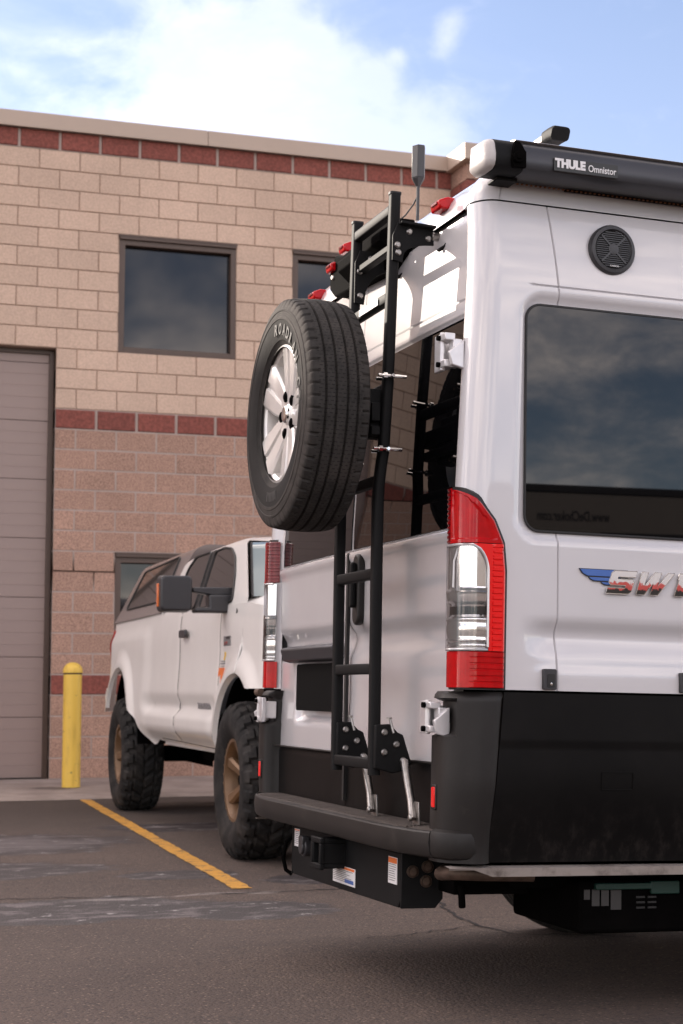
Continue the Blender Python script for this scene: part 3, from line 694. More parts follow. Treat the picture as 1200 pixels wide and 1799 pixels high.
def rear_door(y0, y1):
    ys = np.linspace(y0, y1, 72)
    P = [[(door_x(y, z), y, z) for z in zs_d] for y in ys]
    mb = MB(); mb.grid(P); mb.rim(P, (.03, 0, 0)); o = mb.build('rear_door', 'door_white', van, angle=50)
    zl = list(np.linspace(.590, .772, 12)); yy = np.linspace(y0, y1, 10)
    P = [[(.045 - .012 * (1 - (abs(y) / .88) ** 2) + .006 * float(sstep(.76, .772, z)), y, z) for z in zl] for y in yy]
    mb = MB(); mb.grid(P); mb.rim(P, (.03, 0, 0)); mb.build('door_cladding', 'cladding', o, angle=50)
    mb = MB(); mb.box(((.030), (y0 + y1) / 2, .7745), (.016, y1 - y0 - .01, .006)); mb.build('cladding_trim', 'plastic', o, .002)
    a, b = y0 + .012, y1 - .012
    P = [[(door_x(y, 1.6 if z < 1.6 else (2.1 if z > 2.1 else z)) - .0045 + (lean(z) - lean(1.6 if z < 1.6 else (2.1 if z > 2.1 else z))), y, z) for z in np.linspace(GZ0, GZ1, 10)] for y in np.linspace(a, b, 14)]
    mb = MB(); mb.grid(P); mb.rim(P, (.012, 0, 0)); mb.build('window_glass', 'glass', o, angle=60)
    return o
rd = rear_door(-.873, .057); ld = rear_door(.063, .965)
mb = MB(); mb.sweep([(.028, .06, z) for z in (.61, 1.0, 1.48)], [(-.009, -.006), (.009, -.006), (.009, .006), (-.009, .006)], (1, 0, 0)); mb.build('door_seam', 'rubber_trim', rd)
# handle on the right-hand door
h = MB(); h.prism(rrect(.068, .25, .033, 6, -.06, 1.345), 'x', .012, .04); ho = h.build('handle', 'plastic', rd, .008)
h = MB(); h.prism(rrect(.030, .16, .014, 5, -.06, 1.36), 'x', -.008, .012); h.build('grip', 'powder', ho, .006)
# plate, bar
mb = MB(); mb.prism(rrect(.50, .178, .012, 3, .45, 1.006), 'x', .040, .046); mb.build('number_plate', 'plate', ld)
mb = MB(); mb.prism([(.0, 1.150), (.006, 1.158), (.045, 1.166), (.045, 1.10), (.012, 1.108)], 'y', .155, .80)
mb.build('plate_bar', 'anod', ld, .004)
# ---- tail lights
def light_out(z):      # outer limit on the side, x as a function of height
    pts = [(.998, .150), (1.354, .152), (1.438, .144), (1.506, .114), (1.572, .058), (1.611, .004)]
    for (a, xa), (b, xb) in zip(pts[:-1], pts[1:]):
        if z <= b: return xa + (xb - xa) * (z - a) / (b - a)
    return .004
lamp_path = [(.050, -.892), (.032, -.902), (.018, -.914), (.010, -.926), (.009, -.932)] + [(.062 - .053 * math.cos(a), -.934 - .095 * math.sin(a)) for a in np.linspace(.1, math.pi / 2, 16)] + [(.08, -1.029), (.10, -1.029), (.13, -1.029), (.152, -1.029)]
def lamp_pt(u, off=0.):
    """u in 0..1 along the lamp plan path"""
    L = [0.]
    for a, b in zip(lamp_path[:-1], lamp_path[1:]): L.append(L[-1] + math.dist(a, b))
    s_ = min(max(u, 0), 1) * L[-1]
    for i in range(len(L) - 1):
        if s_ <= L[i + 1] + 1e-9:
            t = (s_ - L[i]) / (L[i + 1] - L[i]); a, b = lamp_path[i], lamp_path[i + 1]
            x, y = a[0] + (b[0] - a[0]) * t, a[1] + (b[1] - a[1]) * t
            tx, ty = b[0] - a[0], b[1] - a[1]; n = math.hypot(tx, ty)
            return x + ty / n * off, y - tx / n * off        # outwards for off > 0
    return lamp_path[-1]
LLEN = sum(math.dist(a, b) for a, b in zip(lamp_path[:-1], lamp_path[1:]))
U_FRONT = .36                                              # where the path turns on to the side (about x = .03)
_us = [(u, lamp_pt(u)[0]) for u in np.linspace(.22, 1, 200)]
def u_side(x):
    for (u0, x0), (u1, x1) in zip(_us[:-1], _us[1:]):
        if x0 <= x <= x1: return u0 + (u1 - u0) * (x - x0) / max(1e-9, x1 - x0)
    return .22 if x < _us[0][1] else 1.
def lamp_patch(sgn, u0f, u1f, z0, z1, off, nu=18, nz=40, f=None):
    P = []
    for i in range(nu + 1):
        col = []
        for j in range(nz + 1):
            z = z0 + (z1 - z0) * j / nz; a, b = u0f(z), max(u0f(z) + .002, u1f(z)); u = a + (b - a) * i / nu
            o_ = off + (f(u, z) if f else 0); x, y = lamp_pt(u, o_); col.append((x, -sgn * y, z))
        P.append(col)
    return P
def tail_light(sgn):
    uo = lambda z: u_side(light_out(z))
    mb = MB(); P = lamp_patch(sgn, lambda z: .0, uo, .998, 1.609, -.004, 26, 60); mb.grid(P); mb.rim(P, (.03, -sgn * .02, 0)); o = far_side(mb.build('tail_light', 'rubber_trim', van, angle=60), sgn)
    inn = lambda z: u_side(light_out(min(z + .006, 1.608)) - .008)
    cz0, cz1 = 1.112, 1.430
    uc = lambda z: u_side(.092 if z < 1.345 else .026 + .066 * math.sqrt(max(0., 1 - ((z - 1.345) / .0855) ** 2)))
    ridge_f = lambda u, z: (.0045 if (z * 58) % 1 > .35 else 0.) * (1 if .016 < (u - u_side(.092)) * LLEN < .046 else 0) + .001
    # red: lower, upper, side strip, each a lens of its own
    low_f = lambda u, z: (.0025 if (z * 55) % 1 > .25 else 0.) * (1 if u > u_side(.05) else 0.)
    for nm, m_, a, b, za, zb, f, nz in (('lower_lens', 'red', lambda z: .04, inn, 1.004, cz0 - .002, low_f, 60), ('upper_lens', 'red', lambda z: .30, inn, cz1 + .002, 1.600, lambda u, z: .001 + (.003 if u > inn(z) - .018 / LLEN or u < .335 or z < 1.445 else 0.), 60), ('side_lens', 'red_bright', lambda z: uc(z) + .012, inn, cz0, cz1, ridge_f, 150)):
        P = lamp_patch(sgn, a, b, za, zb, .004, 22, nz, f); mb = MB(); mb.grid(P); mb.rim(P, (.006, -sgn * .006, 0)); mb.build(nm, m_, o, angle=30)
    P = lamp_patch(sgn, lambda z: .03, lambda z: .29, cz1 + .002, 1.600, .004, 12, 90, lambda u, z: .003 if (z * 70) % 1 > .4 else 0.); mb = MB(); mb.grid(P); mb.rim(P, (.006, -sgn * .004, 0)); mb.build('rear_lens', 'red_dark', o, angle=30)
    # reflector bowl and clear cover
    P = lamp_patch(sgn, lambda z: .05, lambda z: uc(z) - .004, cz0 + .003, cz1 - .002, .0015, 30, 60, lambda u, z: .003 * math.sin(z * 60) * (z < 1.29) + (.0035 if abs(z - 1.29) < .006 or abs(z - 1.205) < .005 or abs(z - 1.145) < .004 or abs(z - 1.128) < .003 else 0) - (.0035 if 1.215 < z < 1.255 else 0))
    mb = MB(); mb.grid(P); mb.build('reflector_bowl', 'reflector', o, angle=40)
    mb = MB(); cx, cy = lamp_pt(.36, .004); mb.sweep([(cx, -sgn * cy, 1.30), (cx + .001, -sgn * (cy - .001), 1.38), (cx + .012, -sgn * (cy - .0115), 1.425)], [(-.004, -.003), (.004, -.003), (.004, .003), (-.004, .003)]); mb.build('divider', 'silver', o)
    bz = []
    for u, z in [(.06 + (uc(cz0) - .06) * k / 8, cz0 + .004) for k in range(9)] + [(uc(z), z) for z in np.linspace(cz0 + .012, cz1 - .004, 26)] + [(uc(cz1) - (uc(cz1) - .10) * k / 5, cz1 - .003) for k in range(1, 6)]:
        x_, y_ = lamp_pt(u, .0065); bz.append((x_, -sgn * y_, z))
    mb = MB(); mb.tube(bz, .0038, 6); mb.build('lamp_bezel', 'silver', o)
    P = lamp_patch(sgn, lambda z: .04, lambda z: uc(z) + .018, cz0, cz1, .0075, 30, 30); mb = MB(); mb.grid(P); mb.build('clear_lens', 'clear', o, angle=60)
for sgn in (-1, 1): tail_light(sgn)
# ---- near side window
def side_win(sgn):
    P = []; poly = rrect(WX1 - WX0, WZ1 - WZ0, .045, 8, (WX0 + WX1) / 2, (WZ0 + WZ1) / 2)
    mb = MB(); mb.prism([(x, z) for x, z in poly], 'y', sgn * (1.02 - .0085), sgn * .99); o = far_side(mb.build('side_window', 'side_glass', van), sgn)
    pts = [(x, sgn * 1.0095, z) for x, z in rrect(WX1 - WX0 + .006, WZ1 - WZ0 + .006, .047, 8, (WX0 + WX1) / 2, (WZ0 + WZ1) / 2)]
    mb = MB(); mb.tube(pts + pts[:1], .0045, 6, (0, 1, 0)); mb.build('window_seal', 'rubber_trim', o)
side_win(-1); side_win(1)
# ---- hinges: one mesh each with leaf, knuckles and pins
def hinge(y, z, sgn, x=-.012, h=.105, w=.10):
    mb = MB()
    mb.box((x - .022, y + sgn * -.045, z), (.016, .050, h)); mb.box((x + .01, y + sgn * -.045, z), (.05, .020, h * .7))
    for dz in (-.36, .36): mb.box((x - .018, y, z + dz * h), (.034, .06, h * .2))
    mb.box((x + .004, y + sgn * .02, z + h * .12), (.03, .040, h * .34)); mb.box((x + .006, y + sgn * .03, z - h * .3), (.035, .035, h * .3))
    mb.prism([(x - .03, z - .01), (x + .02, z + .03), (x + .02, z - .06), (x - .02, z - .05)], 'y', y + sgn * .035, y + sgn * .052)
    mb.tube([(x - .026, y - sgn * .012, z - h * .52), (x - .026, y - sgn * .012, z + h * .52)], .009, 10)
    o = mb.build('hinge', 'silver', van, .003)
    pm = MB()
    for dz in (-.36, .36): pm.tube([(x - .045, y - sgn * .012, z + dz * h), (x - .026, y - sgn * .012, z + dz * h)], .0085, 10, (0, 1, 0))
    pm.build('pivot_pin', 'dark', o)
    return o
hinge(-.895, 2.030, -1, .0 + lean(2.03), .115); hinge(-.885, .915, -1, -.004, .098); hinge(.99, .915, 1, -.004, .098); hinge(.985, 2.030, 1, lean(2.03), .115)
mb = MB(); mb.tube([(.0, 1.06, .985), (.0, 1.11, .985)], .016, 10); mb.build('tow_eye_cover', 'rust', van)
# ---- speaker
sp = MB(); cx, cz = .505, 2.371; yy = -1.02 + tumble(2.371)
sp.lathe([(.079, .0), (.079, -.012), (.074, -.020), (.064, -.022), (.060, -.016)], (cx, yy, cz), 'y', 48); so = sp.build('speaker', 'truck_plastic', van)
sp = MB(); sp.lathe([(.0, -.010), (.062, -.010)], (cx, yy, cz), 'y', 40); sp.build('cone', 'rubber_trim', so)
for k in range(-8, 9):
    zz = cz + k * .0066; w = math.sqrt(max(0, .060 ** 2 - (k * .0066) ** 2))
    if w > .01:
        b_ = MB(); b_.box((cx, yy - .017, zz), (2 * w, .005, .0032)); b_.build('grille_bar', 'truck_plastic', so)
sp = MB(); sp.lathe([(.0, -.022), (.012, -.022), (.0175, -.021), (.019, -.014)], (cx, yy, cz), 'y', 24)
for a in (45, 135): sp.box((cx, yy - .0185, cz), (.118, .006, .006), Matrix.Rotation(R(a), 3, 'Y'))
sp.build('grille_hub', 'truck_plastic', so)
place_text('lettering', text_mesh('lettering', 'FURRION', 'decal_white', width=.030, height=.0055, extrude=.0003, bold=.01), so, (cx - .012, yy - .0205, cz - .056), (1, 0, 0), (0, 0, 1))
# ---- compartment latches
for lx in (.298, .76):
    lz = 1.034
    mb = MB(); y = -1.0215 + side_in(lx, lz)
    mb.prism(rrect(.044, .062, .005, 3, lx, lz), 'y', y - .012, y + .01); lo = mb.build('latch', 'truck_plastic', van, .002)
    mb = MB(); mb.prism(rrect(.024, .040, .003, 3, lx + .002, lz - .004), 'y', y - .0135, y - .010); mb.build('slide', 'rubber_trim', lo)
    mb = MB(); mb.lathe([(.0, -.016), (.004, -.0155), (.005, -.013)], (lx + .002, y, lz - .014), 'y', 12); mb.build('lock', 'chrome', lo)
# ---- badge: blue wing bars and chrome letters
bd = bpy.data.objects.new('badge', None); COL.objects.link(bd); bd.parent = van; bd.location = (0, -1.0215, 0)
for (xa, xb, zt, zb, sl) in ((.398, .560, 1.370, 1.350, .014), (.428, .536, 1.346, 1.336, .010), (.470, .53, 1.332, 1.325, .008)):
    mb = MB(); mb.prism([(xa, zt), (xb, zt), (xb, zb), (xa + sl * 1.8, zb), (xa + sl * .6, zb + (zt - zb) * .4)], 'y', -.006, .0); mb.build('wing_bar', 'decal_blue', bd, .001)
    mb = MB(); mb.prism([(xa - .003, zt + .002), (xb, zt + .002), (xb, zb - .002), (xa + sl * 1.8 - .002, zb - .002), (xa + sl * .6 - .002, zb + (zt - zb) * .4)], 'y', -.004, .001); mb.build('wing_edge', 'decal_black', bd)
def badge_letter(ch, x, w):
    def lc(N, p, oc, c):
        x_, y_, z_ = N.sep(oc)
        n_ = N.noise(N.vmath('MULTIPLY', oc, (1, 1, 1)), 60., 4, .6)
        t = N.math('ADD', z_, N.math('MULTIPLY', N.math('SUBTRACT', n_, .5), .045))
        N.put(p.inputs['Base Color'], N.mix(N.ramp(t, 1.330, 1.335), rgb(.60, .09, .08), rgb(.80, .76, .74)))
        c3 = p.inputs['Base Color'].links[0].from_socket
        N.put(p.inputs['Base Color'], N.mix(N.ramp(t, 1.312, 1.317), rgb(.02, .018, .018), c3))
    if 'badge_chrome' not in M: M['badge_chrome'] = material('banded_badge_metal', (.8, .78, .77), .22, metal=.55, coat=1., custom=lc)  # base colour runs black, red, silver with height
    polys = {'S': [(.10, 1), (1, 1), (1, .74), (.30, .74), (.30, .64), (.9, .64), (1, .54), (1, .1), (.9, 0), (0, 0), (0, .25), (.70, .25), (.70, .37), (.10, .37), (0, .47), (0, .9)],
             'W': [(0, 1), (.20, 1), (.20, .40), (.40, 1), (.60, 1), (.60, .40), (.80, 1), (1, 1), (.68, 0), (.44, 0), (.44, .52), (.27, 0), (.02, 0)],
             'I': [(.05, 1), (1, 1), (1, .78), (.78, .78), (.78, 0), (.12, 0), (.12, .72), (.05, .72)]}
    h = .070; z0 = 1.299; sh = .34
    f = lambda q: (x + q[0] * w * .86 + (q[1] - .5) * h * sh + .01, z0 + q[1] * h)
    poly = [f(q) for q in polys[ch]]
    mb = MB(); mb.prism(poly, 'y', -.009, -.003); mb.build('letter', 'badge_chrome', bd, .0012)
    cx_, cz_ = sum(p[0] for p in poly) / len(poly), z0 + h / 2
    mb = MB(); pts = [(p[0], -.0075, p[1]) for p in poly]; mb.tube(pts + pts[:1], .0020, 6, (0, 1, 0)); mb.build('letter_edge', 'chrome', bd)
badge_letter('S', .484, .098); badge_letter('W', .584, .132); badge_letter('I', .712, .062); badge_letter('I', .772, .04) if False else None
# ---- awning
AWN_X0, AWN_X1 = .150, 4.6
prof = [(-.99, 2.652)] + [(-1.075 - .055 * math.sin(a), 2.612 + .036 * math.cos(a)) for a in np.linspace(0, 1.3, 7)] + [(-1.137, 2.590), (-1.137, 2.570), (-1.130, 2.556), (-1.112, 2.548), (-1.06, 2.547), (-1.000, 2.553), (-.975, 2.57)]
aw = MB(); aw.prism(prof, 'x', AWN_X0, AWN_X1); ao = aw.build('awning', 'anod', van, .0, 30)
aw = MB(); aw.prism([(-.97, 2.660)] + [(-1.08 - .056 * math.sin(a), 2.619 + .036 * math.cos(a)) for a in np.linspace(0, .7, 4)] + [(-1.10, 2.645), (-.97, 2.61)], 'x', AWN_X0 - .02, AWN_X1); aw.build('top_cover', 'awn_white', ao)
# rounded white end cap at the rear, black mechanism plate on its outer end
P = []
for k, t in enumerate(np.linspace(0, 1, 9)):
    s_ = math.sqrt(max(0., 1 - (1 - t) ** 2)) * .5 + .5 if t > 0 else .45
    cx_ = .026 + .030 * t
    P.append([(cx_, -1.06 + (y + 1.06) * s_, 2.600 + (z - 2.600) * s_) for y, z in [(y, z) for y, z in prof] + [prof[0]]])
aw = MB(); aw.grid(P); aw.add(P[0][:-1], [list(range(len(prof)))]); aw.build('end_cap', 'awn_white', ao, 0, 60)
aw = MB(); aw.prism([(y - .003, z) for y, z in prof], 'x', .056, .149); aw.build('end_plate', 'powder', ao, .003)
aw = MB(); aw.prism([(.112, 2.630), (.128, 2.630), (.150, 2.600), (.150, 2.553), (.108, 2.550), (.102, 2.575)], 'y', -1.150, -1.136); aw.tube([(.122, -1.146, 2.580), (.122, -1.160, 2.580)], .017, 16, (1, 0, 0)); aw.tube([(.122, -1.155, 2.580), (.122, -1.164, 2.580)], .008, 10, (1, 0, 0)); aw.build('crank_socket', 'dark', ao, .001)
aw = MB(); aw.box((.13, -1.02, 2.543), (.07, .07, .010)); aw.build('mount_bracket', 'powder', ao, .003)
aw = MB(); aw.box((2.5, -1.002, 2.5485), (4.3, .012, .005)); aw.build('led_strip', 'dark', ao)
led = MB(); led.box((0, 0, 0), (.006, .006, .004)); lme = led.mesh('led', 'led')
for k in range(42): link_mesh('led', lme, ao, (.17 + k * .0155, -1.0085, 2.5475))
aw = MB(); aw.prism(rrect(.215, .040, .003, 2, .352, 2.579), 'y', -1.1425, -1.135); aw.build('name_plate', 'decal_black', ao)
place_text('lettering', text_mesh('lettering', 'THULE', 'decal_white', width=.102, height=.029, extrude=.0012, bold=.06), ao, (.247, -1.1432, 2.568), (1, 0, 0), (0, 0, 1))
place_text('lettering', text_mesh('lettering', 'Omnistor', 'decal_white', width=.094, height=.022, extrude=.0008, bold=.008), ao, (.359, -1.1432, 2.567), (1, 0, 0), (0, 0, 1))
# ---- roof bar
mb = MB(); mb.sweep([(.46, .85, 2.835), (.46, -.66, 2.835)], rrect(.056, .036, .012, 3), (0, 0, 1)); rb = mb.build('roof_bar', 'alu', van)
mb = MB(); mb.sweep([(.46, -.66, 2.835), (.46, -.70, 2.835), (.46, -.735, 2.832), (.46, -.745, 2.827)], rrect(.066, .048, .014, 3), (0, 0, 1)); mb.build('end_cap', 'powder', rb, .004)
for y in (-.5, .5):
    mb = MB(); mb.box((.46, y, 2.755), (.05, .06, .14)); mb.build('foot', 'truck_plastic', rb, .006)
# ---- antenna
an = MB(); prof8 = [(.031 * math.cos(R(k * 60 + 30)), .026 * math.sin(R(k * 60 + 30))) for k in range(6)]
an.sweep([(.245, 0, 2.868), (.245, 0, 2.99)], [(a, b) for a, b in prof8], (1, 0, 0))
an.sweep([(.245, 0, 2.838), (.245, 0, 2.868)], [(a * .98, b * .98) for a, b in prof8], (1, 0, 0))
for i in range(12, 18):      # taper the neck
    x, y, z = an.v[i]; an.v[i] = (.245 + (x - .245) * .3, y * .3, z)
ant = an.build('antenna', 'truck_plastic', van, .002)
an = MB(); an.tube([(.245, 0, 2.66), (.245, 0, 2.84)], .0065, 8, (1, 0, 0)); an.build('mast', 'truck_plastic', ant)
an = MB(); an.tube([(.243, .002, 2.80), (.235, .02, 2.775), (.215, .045, 2.74), (.18, .075, 2.705), (.14, .10, 2.675)], .003, 6); an.build('cable', 'rubber_trim', ant)
an = MB(); an.lathe([(.0, .0), (.022, .0), (.022, .012), (.012, .02)], (.245, 0, 2.687), 'z', 16); an.build('base', 'awn_white', ant)
# ---- roof marker lights
def marker(y, z, x=.10, s_=1.):
    mb = MB(); w = .040 * s_
    vs = [(x - .045, y - w, z - .020), (x - .045, y + w, z - .020), (x - .050, y + w, z + .008), (x - .050, y - w, z + .008), (x - .016, y + w * .9, z + .023), (x - .016, y - w * .9, z + .023), (x + .05, y + w * .8, z + .020), (x + .05, y - w * .8, z + .020), (x + .05, y - w, z - .02), (x + .05, y + w, z - .02)]
    mb.add(vs, [(0, 1, 2, 3), (3, 2, 4, 5), (5, 4, 6, 7), (0, 3, 5, 7, 8), (1, 9, 6, 4, 2), (0, 8, 9, 1), (7, 6, 9, 8)])
    o = mb.build('marker_light', 'red', van, .006)
    q = MB(); q.box((x - .047, y, z + .001), (.010, w * 1.2, .010)); q.build('lamp_core', 'red_dark', o, .002)
marker(-.658, 2.563); marker(.674, 2.563); marker(.33, 2.672, .11, .85); marker(.33, 2.592, .06, .85)
# black camera and brake light housing between ladder and roof
mb = MB(); mb.prism([(-.36, 2.600), (-.26, 2.620), (.22, 2.610), (.30, 2.63), (.36, 2.59), (.36, 2.51), (.30, 2.47), (-.24, 2.44), (-.36, 2.48)], 'x', .03, .10); ch = mb.build('camera_housing', 'dark', van, .006)
mb = MB(); mb.prism([(.025, 2.585), (-.02, 2.555), (-.02, 2.52), (.025, 2.48)], 'y', -.34, .12); mb.build('hood', 'dark', ch, .004)
bolt = MB(); bolt.lathe([(.0, -.006), (.007, -.006), (.0105, -.003), (.0115, .0)], (0, 0, 0), 'x', 14); bolt_me = bolt.mesh('bolt', 'steel')
bolty = MB(); bolty.lathe([(.0, -.006), (.007, -.006), (.0105, -.003), (.0115, .0)], (0, 0, 0), 'y', 14); bolty_me = bolty.mesh('bolt', 'steel')
link_mesh('bolt', bolt_me, ch, (.029, .32, 2.55)); link_mesh('bolt', bolt_me, ch, (.029, -.25, 2.52))
# ---- ladder
la = bpy.data.objects.new('ladder', None); COL.objects.link(la); la.parent = van
railsec = rrect(.034, .040, .011, 3)
def rail(y):
    pts = [(-.060, y, 2.606), (-.064, y, 2.35), (-.072, y, 2.0), (-.083, y, 1.76), (-.091, y, 1.70), (-.097, y, 1.645), (-.099, y, 1.58), (-.099, y, 1.4), (-.095, y, .728)]
    mb = MB(); mb.sweep(pts, railsec, (0, 1, 0)); o = mb.build('rail', 'powder', la, 0, 50)
    q = MB(); q.prism(rrect(.040, .034, .010, 3, -.060, y), 'z', 2.604, 2.612); q.build('end_plug', 'rubber_trim', o)
    return o
rail(-.586); rail(-.215)
def rung(z, x): 
    mb = MB(); mb.sweep([(x, -.568, z), (x, -.233, z)], rrect(.030, .034, .005, 2), (0, 0, 1)); return mb.build('rung', 'powder', la, 0, 50)
for z, x in ((2.555, -.061), (2.262, -.066), (1.96, -.074), (1.66, -.095), (1.362, -.099), (1.06, -.097), (.762, -.095)): rung(z, x)
place_text('lettering', text_mesh('lettering', 'PURE DESIGN', 'decal_grey', width=.16, height=.015, extrude=.0003, bold=.01), la, (-.0852, -.335, 2.254), (0, -1, 0), (0, 0, 1))
mb = MB(); mb.box((-.0845, -.415, 2.2615), (.001, .185, .022)); mb.build('sticker', 'decal_white', la)
# cross tie between rails under the top (thin bar)
mb = MB(); mb.box((-.05, -.40, 2.437), (.03, .34, .022)); mb.build('cross_tie', 'powder', la, .003)
# top brackets: curved plates fixed to the rails and to the roof gutter
def top_bracket(y, s_, zb=2.315):
    arc = [(.068 - .105 * math.sin(a), zb + .02 + (2.42 - zb) * math.cos(a)) for a in np.linspace(.12, 1.5, 9)]
    poly = [(-.058, 2.505), (.066, 2.500), (.068, 2.440)] + arc + [(-.040, zb), (-.075, zb + .003), (-.075, 2.46)]
    mb = MB(); mb.prism(poly, 'y', y - .004, y + .004); o = mb.build('top_bracket', 'powder', la, .0015)
    q = MB(); q.prism([(-.055, 2.505), (.066, 2.500), (.066, 2.492), (-.055, 2.497)], 'y', y - .03 if s_ < 0 else y, y if s_ < 0 else y + .03); q.build('flange', 'powder', o, .001)
    for bx, bz in ((.048, 2.462), (-.018, 2.478), (-.055, zb + .03), (-.058, 2.43)): link_mesh('bolt', bolty_me, o, (bx, y - .004, bz))
    q = MB(); q.tube([(.060, y, 2.470), (.115, y, 2.475)], .014, 10, (0, 0, 1)); q.build('gutter_stud', 'steel', o, .002)
    q = MB(); q.sweep([(.105, y - .07, 2.492), (.098, y - .075, 2.45), (.085, y - .06, 2.425), (.07, y - .035, 2.415)], [(-.003, -.006), (.003, -.006), (.003, .006), (-.003, .006)], (1, 0, 0)); q.build('gutter_hook', 'powder', o)
top_bracket(-.612, -1, 2.375); top_bracket(-.240, 1)
# lower brackets with adjuster rods to the step
def low_bracket(y):
    mb = MB(); mb.prism([(-.105, .885), (-.055, .888), (-.030, .862), (-.012, .855), (.018, .765), (-.012, .742), (-.045, .735), (-.105, .75)], 'y', y - .012, y + .012); o = mb.build('lower_bracket', 'powder', la, .004)
    for bx, bz in ((-.075, .862), (-.075, .80), (-.035, .825), (-.012, .775)): link_mesh('bolt', bolty_me, o, (bx, y - .0125, bz))
    yb = y - .085
    q = MB(); q.tube([(-.048, y - .02, .86), (-.058, y - .01, .905)], .0045, 8, (0, 1, 0)); q.lathe([(.0, .006), (.009, .006), (.009, .0), (.0, .0)], (-.059, y - .009, .903), 'z', 10); q.build('adjuster_bolt', 'steel', o)
    q = MB(); q.tube([(-.012, y - .02, .775), (-.016, y - .10, .655), (-.022, y - .13, .603)], .0125, 12, (0, 1, 0)); q.build('strut', 'steel', o)
    q = MB(); q.prism([(y - .158, .585), (y - .100, .585), (y - .108, .655), (y - .150, .655)], 'x', -.012, -.007); q.build('strut_foot', 'steel', o, .001)
    link_mesh('bolt', bolt_me, o, (-.030, y - .13, .606))
low_bracket(-.235); low_bracket(-.612)
# rail clamps of the wheel carrier
for z, x in ((1.996, -.072), (1.758, -.083)):
    for y in (-.215, -.586):
        mb = MB(); mb.tube([(x - .045, y - .035, z), (x + .05, y - .035, z)], .0055, 8, (0, 0, 1)); mb.tube([(x - .03, y + .03, z), (x + .03, y + .03, z)], .0055, 8, (0, 0, 1)); mb.tube([(x, y - .05, z), (x, y + .05, z)], .0055, 8, (1, 0, 0)); mb.lathe([(.0, .008), (.011, .008), (.011, -.004), (.0, -.004)], (x - .025, y - .035, z), 'x', 8); mb.build('u_bolt', 'chrome', la)
mb = MB(); mb.box((-.115, -.40, 1.88), (.03, .40, .06)); mb.box((-.115, -.40, 1.82), (.03, .40, .03)); mb.box((-.14, -.40, 1.86), (.06, .16, .16)); mb.box((-.10, -.545, 1.88), (.05, .05, .16)); mb.build('wheel_carrier', 'powder', la, .003)
# ---- spare wheel
sw = bpy.data.objects.new('spare_wheel', None); COL.objects.link(sw); sw.parent = van; sw.location = (-.290, -.400, 1.884)
TR, TW = .382, .212
half = TW / 2
def spare_profile():
    p = [(.219, -.080), (.228, -.088), (.240, -.096), (.2415, -.0985), (.262, -.1045), (.285, -.107), (.306, -.1075), (.3075, -.1092), (.316, -.1087), (.3175, -.107), (.334, -.1045), (.3355, -.106), (.341, -.105), (.3425, -.103), (.356, -.0995), (.367, -.0955), (.3725, -.0905)]
    grooves = (-.052, -.018, .018, .052); pts = []
    for a in np.linspace(-.087, .087, 53):
        r_ = TR - .001 - .0075 * (abs(a) / .087) ** 2.6
        if min(abs(a - g) for g in grooves) < .0046: r_ -= .010
        pts.append((r_, a))
    q = [(r_, -a) for r_, a in p[::-1]]
    return p + pts + q
def spare_r(r_, a, k, j):
    if r_ > .350 and abs(a) > .068: return r_ - (.006 if k % 6 < 1 else 0)
    if r_ > .352 and abs(a) < .052 and ((k + (int((a + .06) * 120) % 3) * 2) % 6 == 0) and (j % 3 == 0): return r_ - .0022
    return r_
mb = MB(); mb.lathe(spare_profile(), (0, 0, 0), 'x', 360, spare_r); to = mb.build('tyre', 'spare_tyre', sw, 0, 28)
def arc_letters(body, r0, h, w, a0, step, x, parent, mat='tyre_letter'):
    for i, chh in enumerate(body):
        if chh == ' ': continue
        a = a0 + step * i            # angle from +y (the viewer's left when looking along +x) towards +z
        me = text_mesh('raised_letter', chh, mat, width=w * (.45 if chh == 'I' else 1), height=h, extrude=.0012, bold=.03)
        rad = Vector((0, math.cos(a), math.sin(a))); tan = Vector((0, -math.sin(a), math.cos(a)))
        place_text('raised_letter', me, parent, Vector((x, 0, 0)) + rad * r0 - tan * w / 2, tan, rad)
arc_letters('ROADIAN CT', .256, .038, .031, R(91), R(9.6), -.1085, to)
for k in range(7):
    a = R(262 + 3.2 * k); q = MB(); q.box((-.1078, .274 * math.cos(a), .274 * math.sin(a)), (.002, .030, .005), Matrix.Rotation(a, 3, 'X')); q.build('raised_bar', 'tyre_letter', to)
mb = MB()
mb.lathe([(.205, -.090), (.2125, -.086), (.2085, -.078), (.196, -.070), (.190, -.02), (.186, .04), (.205, .088)], (0, 0, 0), 'x', 72); rim = mb.build('rim', 'alloy', sw, 0, 40); rim.scale = (1, 1.07, 1.07)
mb = MB(); mb.lathe([(.0, .03), (.195, .03)], (0, 0, 0), 'x', 40); mb.build('spoke_shade_disc', 'dark', rim)  # dark disc added behind the spokes to stand in for shade inside the wheel
def spoke(a):
    mb = MB(); ca, sa = math.cos(a), math.sin(a)
    # tapered twin-rib spoke as a lofted section
    secs = []
    for r_, w, xf, dp in ((.030, .060, -.060, .03), (.075, .100, -.066, .04), (.12, .126, -.072, .04), (.165, .146, -.078, .04), (.1995, .162, -.084, .03)):
        sec = []
        for q, xo in ((-1, dp), (-1, .006), (-.85, 0.), (-.16, .0), (-.10, .008), (.10, .008), (.16, .0), (.85, .0), (1, .006), (1, dp)):
            y_, z_ = r_ * ca - q * w / 2 * sa, r_ * sa + q * w / 2 * ca
            sec.append((xf + xo, y_, z_))
        secs.append(sec)
    mb.grid(secs); return mb.build('spoke', 'alloy', rim, 0, 30)
for k in range(5): spoke(R(90 + 18 + 72 * k))
